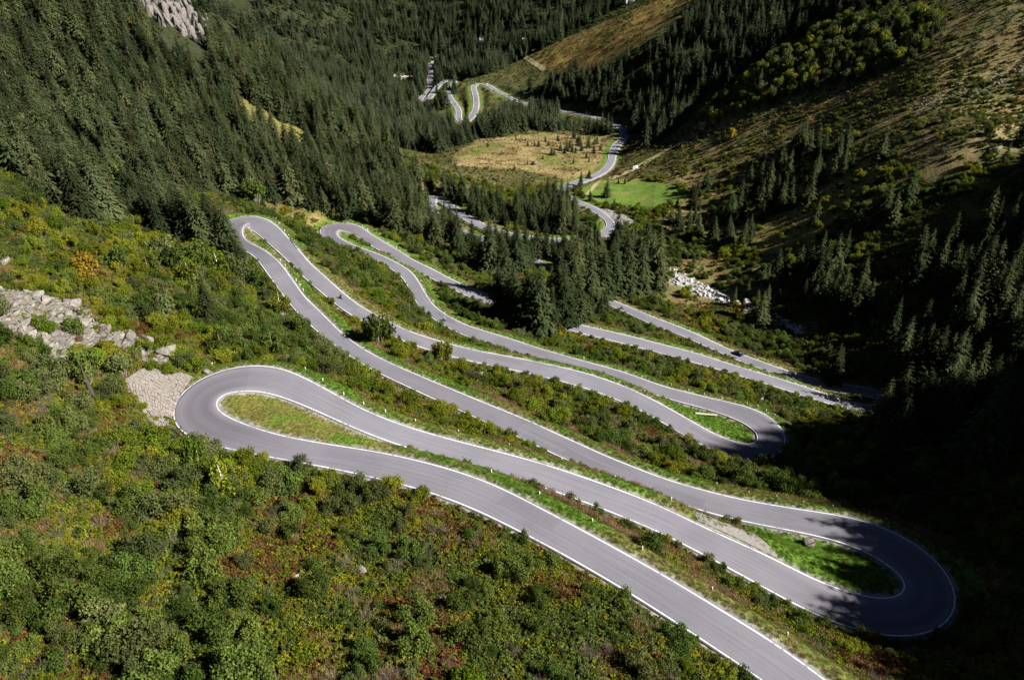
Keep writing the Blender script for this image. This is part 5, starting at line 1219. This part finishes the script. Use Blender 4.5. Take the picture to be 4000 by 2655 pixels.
def rider(jacket, helmet):
    J = {'pel': (-.28, 0, .92, .16), 'bel': (-.24, 0, 1.08, .16), 'che': (-.12, 0, 1.30, .18), 'nek': (-.02, 0, 1.47, .075), 'hed': (.03, 0, 1.60, .1), 'top': (.05, 0, 1.70, .085)}
    E = [('pel', 'bel'), ('bel', 'che'), ('che', 'nek'), ('nek', 'hed'), ('hed', 'top')]
    for s, t in ((1, 'l'), (-1, 'r')):
        J.update({'sh'+t: (-.08, .2*s, 1.40, .085), 'el'+t: (.12, .34*s, 1.17, .062), 'wr'+t: (.32, .36*s, 1.06, .045), 'pa'+t: (.39, .36*s, 1.055, .045),
                  'hi'+t: (-.24, .12*s, .9, .12), 'kn'+t: (.16, .26*s, .78, .085), 'an'+t: (-.12, .22*s, .40, .06), 'to'+t: (.06, .23*s, .33, .05)})
        E += [('che', 'sh'+t), ('sh'+t, 'el'+t), ('el'+t, 'wr'+t), ('wr'+t, 'pa'+t), ('pel', 'hi'+t), ('hi'+t, 'kn'+t), ('kn'+t, 'an'+t), ('an'+t, 'to'+t)]
        for k in range(4): J['f%d%s' % (k, t)] = (.44, (.33+.022*k)*s, 1.03-.004*k, .011); J['g%d%s' % (k, t)] = (.41, (.33+.022*k)*s, .99, .009); E += [('pa'+t, 'f%d%s' % (k, t)), ('f%d%s' % (k, t), 'g%d%s' % (k, t))]
        J['th'+t] = (.37, .3*s, 1.02, .012); E.append(('pa'+t, 'th'+t))
    nm = list(J); me = bpy.data.meshes.new('person'); me.from_pydata([J[k][:3] for k in nm], [(nm.index(a), nm.index(b_)) for a, b_ in E], [])
    me.materials.append(jacket); o = obj('person', me); sk = o.modifiers.new('skin', 'SKIN')
    for i, k in enumerate(nm): me.skin_vertices[0].data[i].radius = (J[k][3], J[k][3])
    me.skin_vertices[0].data[0].use_root = True; o.modifiers.new('subdivision', 'SUBSURF').render_levels = 1
    def he(bm):
        bmesh.ops.create_uvsphere(bm, u_segments=16, v_segments=12, radius=.15, matrix=Matrix.Translation((.05, 0, 1.64))@Matrix.Diagonal((1.1, .92, 1.05, 1)))
    h = bmesh_obj('helmet', he, [helmet], o, True)
    bmesh_obj('visor', lambda bm: box(bm, (.185, 0, 1.65), (.05, .2, .1), .85, .02), [M_GLASS], h); return o
M_HEL = [plain('helmet_black', (.03, .03, .035), .2, spec=.7), plain('helmet_white', (.75, .75, .78), .25, spec=.7)]
M_JKT = [M_LEATHER, plain('grey_jacket', (.22, .24, .3), .7)]
for (q, back, col_, j, h, w) in (((1334,1166), False, (.015, .015, .018), 0, 0, 'on the fourth road stretch'), ((1739,1254), True, (.3, .31, .35), 1, 1, 'on the fifth road stretch by the shrubs'), ((2433,1212), False, (.02, .02, .022), 0, 0, 'near the edge of the middle spruce wood'), ((1858,391), False, (.12, .02, .02), 0, 1, 'below the far hairpin in the distance')):
    m_ = motorbike(col_); park(m_, q[0], q[1], back); p_ = rider(M_JKT[j], M_HEL[h]); park(p_, q[0], q[1], back)
    colr = {0: 'black', 1: 'grey'}[j]; bc = {(.015, .015, .018): 'black', (.3, .31, .35): 'silver', (.02, .02, .022): 'dark', (.12, .02, .02): 'dark red'}[col_]
    tag(m_, '%s motorcycle ridden %s' % (bc, w), 'motorcycle'); tag(p_, '%s-clad rider with %s helmet on %s motorcycle %s' % (colr, 'white' if h else 'black', bc, w), 'person')
# ------------------------------------------------------------------ labels
ONES = 'zeroth first second third fourth fifth sixth seventh eighth ninth tenth eleventh twelfth thirteenth fourteenth fifteenth sixteenth seventeenth eighteenth nineteenth'.split()
TENS = {2: 'twent', 3: 'thirt', 4: 'fort', 5: 'fift', 6: 'sixt', 7: 'sevent', 8: 'eight', 9: 'ninet'}
def ordinal(n):
    if n < 20: return ONES[n]
    if n >= 100: return 'hundred-and-'+ordinal(n-100) if n > 100 else 'hundredth'
    return TENS[n//10]+('ieth' if n % 10 == 0 else 'y-'+ONES[n % 10])
def pxy(o): 
    a, b_, d = proj(*o.location); return float(a), float(b_), float(d)
def number(items, fmt, key=lambda o: pxy(o)[0]):
    items.sort(key=key)
    for i, o in enumerate(items, 1): o['label'] = fmt % (ordinal(i) if len(items) > 1 else 'lone')
# spruces
B = {}
def spruce_place(r, t):
    px, py, d = pxy(r); z = t[4]
    if z == 'lone':
        if py < 660: return 'small dark spruce on the tan meadow, %s from the left'
        if py < 820: return 'dark spruce on the green field beside the valley road, %s from the left'
        if py < 1300 and px > 3230: return 'dark spruce standing alone in the shaded right slope, %s from the left'
        if py < 1300: return 'dark young spruce on the brown flat right of the wood, %s from the left'
        if py < 1600: return 'dark spruce beside the black car, %s from the left'
        return 'small spruce in black shade behind the big right hairpin, %s from the left'
    if z == 'hairpin': return 'tall spruce beside the second left hairpin, %s from the left'
    if z == 'front': return 'tall spruce in the front edge of the middle wood, %s from the left'
    if z == 'shade_front': 
        return 'spruce in the shaded stand right of the road ends, %s row, ' % ('front' if py > 1610 else 'middle' if py > 1530 else 'back') + '%s from the left'
    if z == 'middle': return 'spruce inside the middle wood, %s row, ' % ('back' if py < 930 else 'middle' if py < 1020 else 'front') + '%s from the left'
    if z == 'west':
        b_ = ['lowest', 'second', 'third', 'fourth', 'upper'][0 if py > 860 else 1 if py > 740 else 2 if py > 620 else 3 if py > 460 else 4]
        return 'dark spruce in the ' + b_ + ' tier of the left hillside forest, %s from the left'
    if z == 'right': return 'spruce on the grassy right bank, ' + ('back' if py < 800 else 'middle' if py < 900 else 'front') + ' row, %s from the left'
    if z == 'shade': return 'spruce in the dark shaded right slope, ' + ('upper' if py < 900 else 'middle' if py < 1200 else 'lower') + ' band, %s from the left'
    return 'spruce in the far ' + {'north_east': 'right wood below the skyline slope', 'far': 'valley forest', 'belt': 'belt behind the tan meadow', 'birch_slope': 'birch slope'}.get(z, 'wood') + ', %s from the left'
for r, t, k in SINGLE_TREES: B.setdefault(spruce_place(r, t), []).append(r)
for f_, L_ in B.items(): number(L_, f_)
# broadleaf trees
B = {}
for r, t, z, kind in LEAFY:
    px, py, d = pxy(r); r['category'] = 'tree'; r['group'] = 'broadleaf trees on the slopes'
    col_ = {'olivetree': 'grey-green', 'greentree': 'dark green', 'birch': 'yellowish green', 'goldtree': 'golden'}[kind]
    if z == 'slope': f_ = col_+' birch on the upper right slope, '+('top' if py < 200 else 'middle' if py < 310 else 'bottom')+' band, %s from the left'
    elif z == 'gold': f_ = 'small golden yellow birch among green ones on the upper right, %s from the left'
    elif px < 700 and py < 1400: f_ = col_+' broadleaf tree by the left forest edge, %s from the left'
    elif py > 1700: f_ = col_+' broadleaf tree below the first left hairpin, %s from the left'
    else: f_ = col_+' broadleaf tree standing beside the winding road, %s from the left'
    B.setdefault(f_, []).append(r)
for f_, L_ in B.items(): number(L_, f_)
# shrubs
LEG = {'A': 1, 'L1': 1, 'B': 2, 'R1': 2, 'C': 3, 'L2': 3, 'D': 4, 'R2': 4, 'E': 5, 'L3': 5, 'F': 6, 'R3': 6, 'G': 7}
KW = {'alder': 'dark green alder bush', 'willow': 'grey-green willow bush', 'ygreen': 'light green bush', 'rustbush': 'rust-brown bush', 'goldbush': 'golden bush'}
B = {}
for o, t in SINGLE_SHRUBS:
    px, py, d = pxy(o); i, off, dist = road_query(np.array([t[0]]), np.array([t[1]])); i = int(i[0])
    leg = LEG.get(RTAG[i], 7); side = (RN[i, 1] if off[0] > 0 else -RN[i, 1]); o['category'] = 'shrub'; o['group'] = 'shrubs along the pass road'
    if dist[0] > 45 or (leg == 1 and side < 0): 
        if px < 800 and py < 1450: w = 'on the left slope above the first hairpin'
        elif py > 2350: w = 'near the bottom of the foreground slope'
        elif py > 2000: w = 'in the middle of the foreground slope'
        elif px > 3300: w = 'in the dark right bank'
        else: w = 'at the upper rim of the foreground slope'
    elif leg == 1 and px < 760: w = 'beside the stone wall and first hairpin'
    else:
        n_ = leg if side > 0 else leg-1; n_ = max(1, n_); w = 'between the %s and %s road stretches' % (ONES[n_], ONES[n_+1])
    B.setdefault(KW[t[5]]+' '+w+', %s from the left', []).append(o)
for f_, L_ in B.items(): number(L_, f_)
# stones
B = {}
for o, z, s in ROCKS:
    o['category'] = 'boulder'
    if z == 'scree': B.setdefault('grey granite block in the %s part of the left scree, ' % ('upper' if pxy(o)[1] < 1230 else 'middle' if pxy(o)[1] < 1330 else 'lower')+'%s from the left', []).append(o); o['group'] = 'boulders of the scree field'
    elif z == 'stream': B.setdefault('white boulder in the stream bed on the right, %s from the left', []).append(o); o['group'] = 'boulders in the stream bed'
    elif z == 'east': B.setdefault('pale stone on the open upper right slope, %s from the left', []).append(o); o['group'] = 'stones on the right slope'
    else: o['label'] = z
for f_, L_ in B.items(): number(L_, f_)
B = {}
for o, w, q in MARKERS: o['category'] = 'marker stone'; o['group'] = 'marker stones along the road edge'; B.setdefault('white-topped marker stone along the '+w+', %s from the left', []).append(o)
for f_, L_ in B.items(): number(L_, f_)
# ------------------------------------------------------------------ light, sky, camera
az = math.atan2(SUN_U[0], SUN_U[1])
to_sun = Vector((SUN_U[0]*math.cos(SUN_EL), SUN_U[1]*math.cos(SUN_EL), math.sin(SUN_EL)))
L = bpy.data.lights.new('sun', 'SUN'); L.energy = 5.0; L.angle = R(.5); L.color = (1, .945, .855)
lo = bpy.data.objects.new('sun', L); lo.rotation_euler = to_sun.to_track_quat('Z', 'Y').to_euler(); put(lo)
W = bpy.data.worlds.new('World'); SC.world = W; W.use_nodes = True
wn = W.node_tree; bg = wn.nodes['Background']
sky = wn.nodes.new('ShaderNodeTexSky'); sky.sky_type = 'NISHITA'; sky.sun_disc = False
sky.sun_elevation = SUN_EL; sky.sun_rotation = az; sky.altitude = 2000; sky.air_density = .22; sky.dust_density = .3; sky.ozone_density = 1.5
wn.links.new(sky.outputs[0], bg.inputs[0]); bg.inputs[1].default_value = .05
cam = bpy.data.cameras.new('camera'); cam.sensor_width = 36; cam.lens = 36*F/4000; cam.clip_end = 6000; cam.clip_start = .5
co = bpy.data.objects.new('camera', cam); co.rotation_euler = (R(90)-PITCH, 0, 0); put(co); SC.camera = co
SC.view_settings.view_transform = 'Standard'; SC.view_settings.look = 'None'; SC.view_settings.gamma = 1
SC.view_settings.exposure = 1.34
SC.cycles.max_bounces = 5; SC.cycles.diffuse_bounces = 1; SC.cycles.transmission_bounces = 3; SC.cycles.transparent_max_bounces = 4
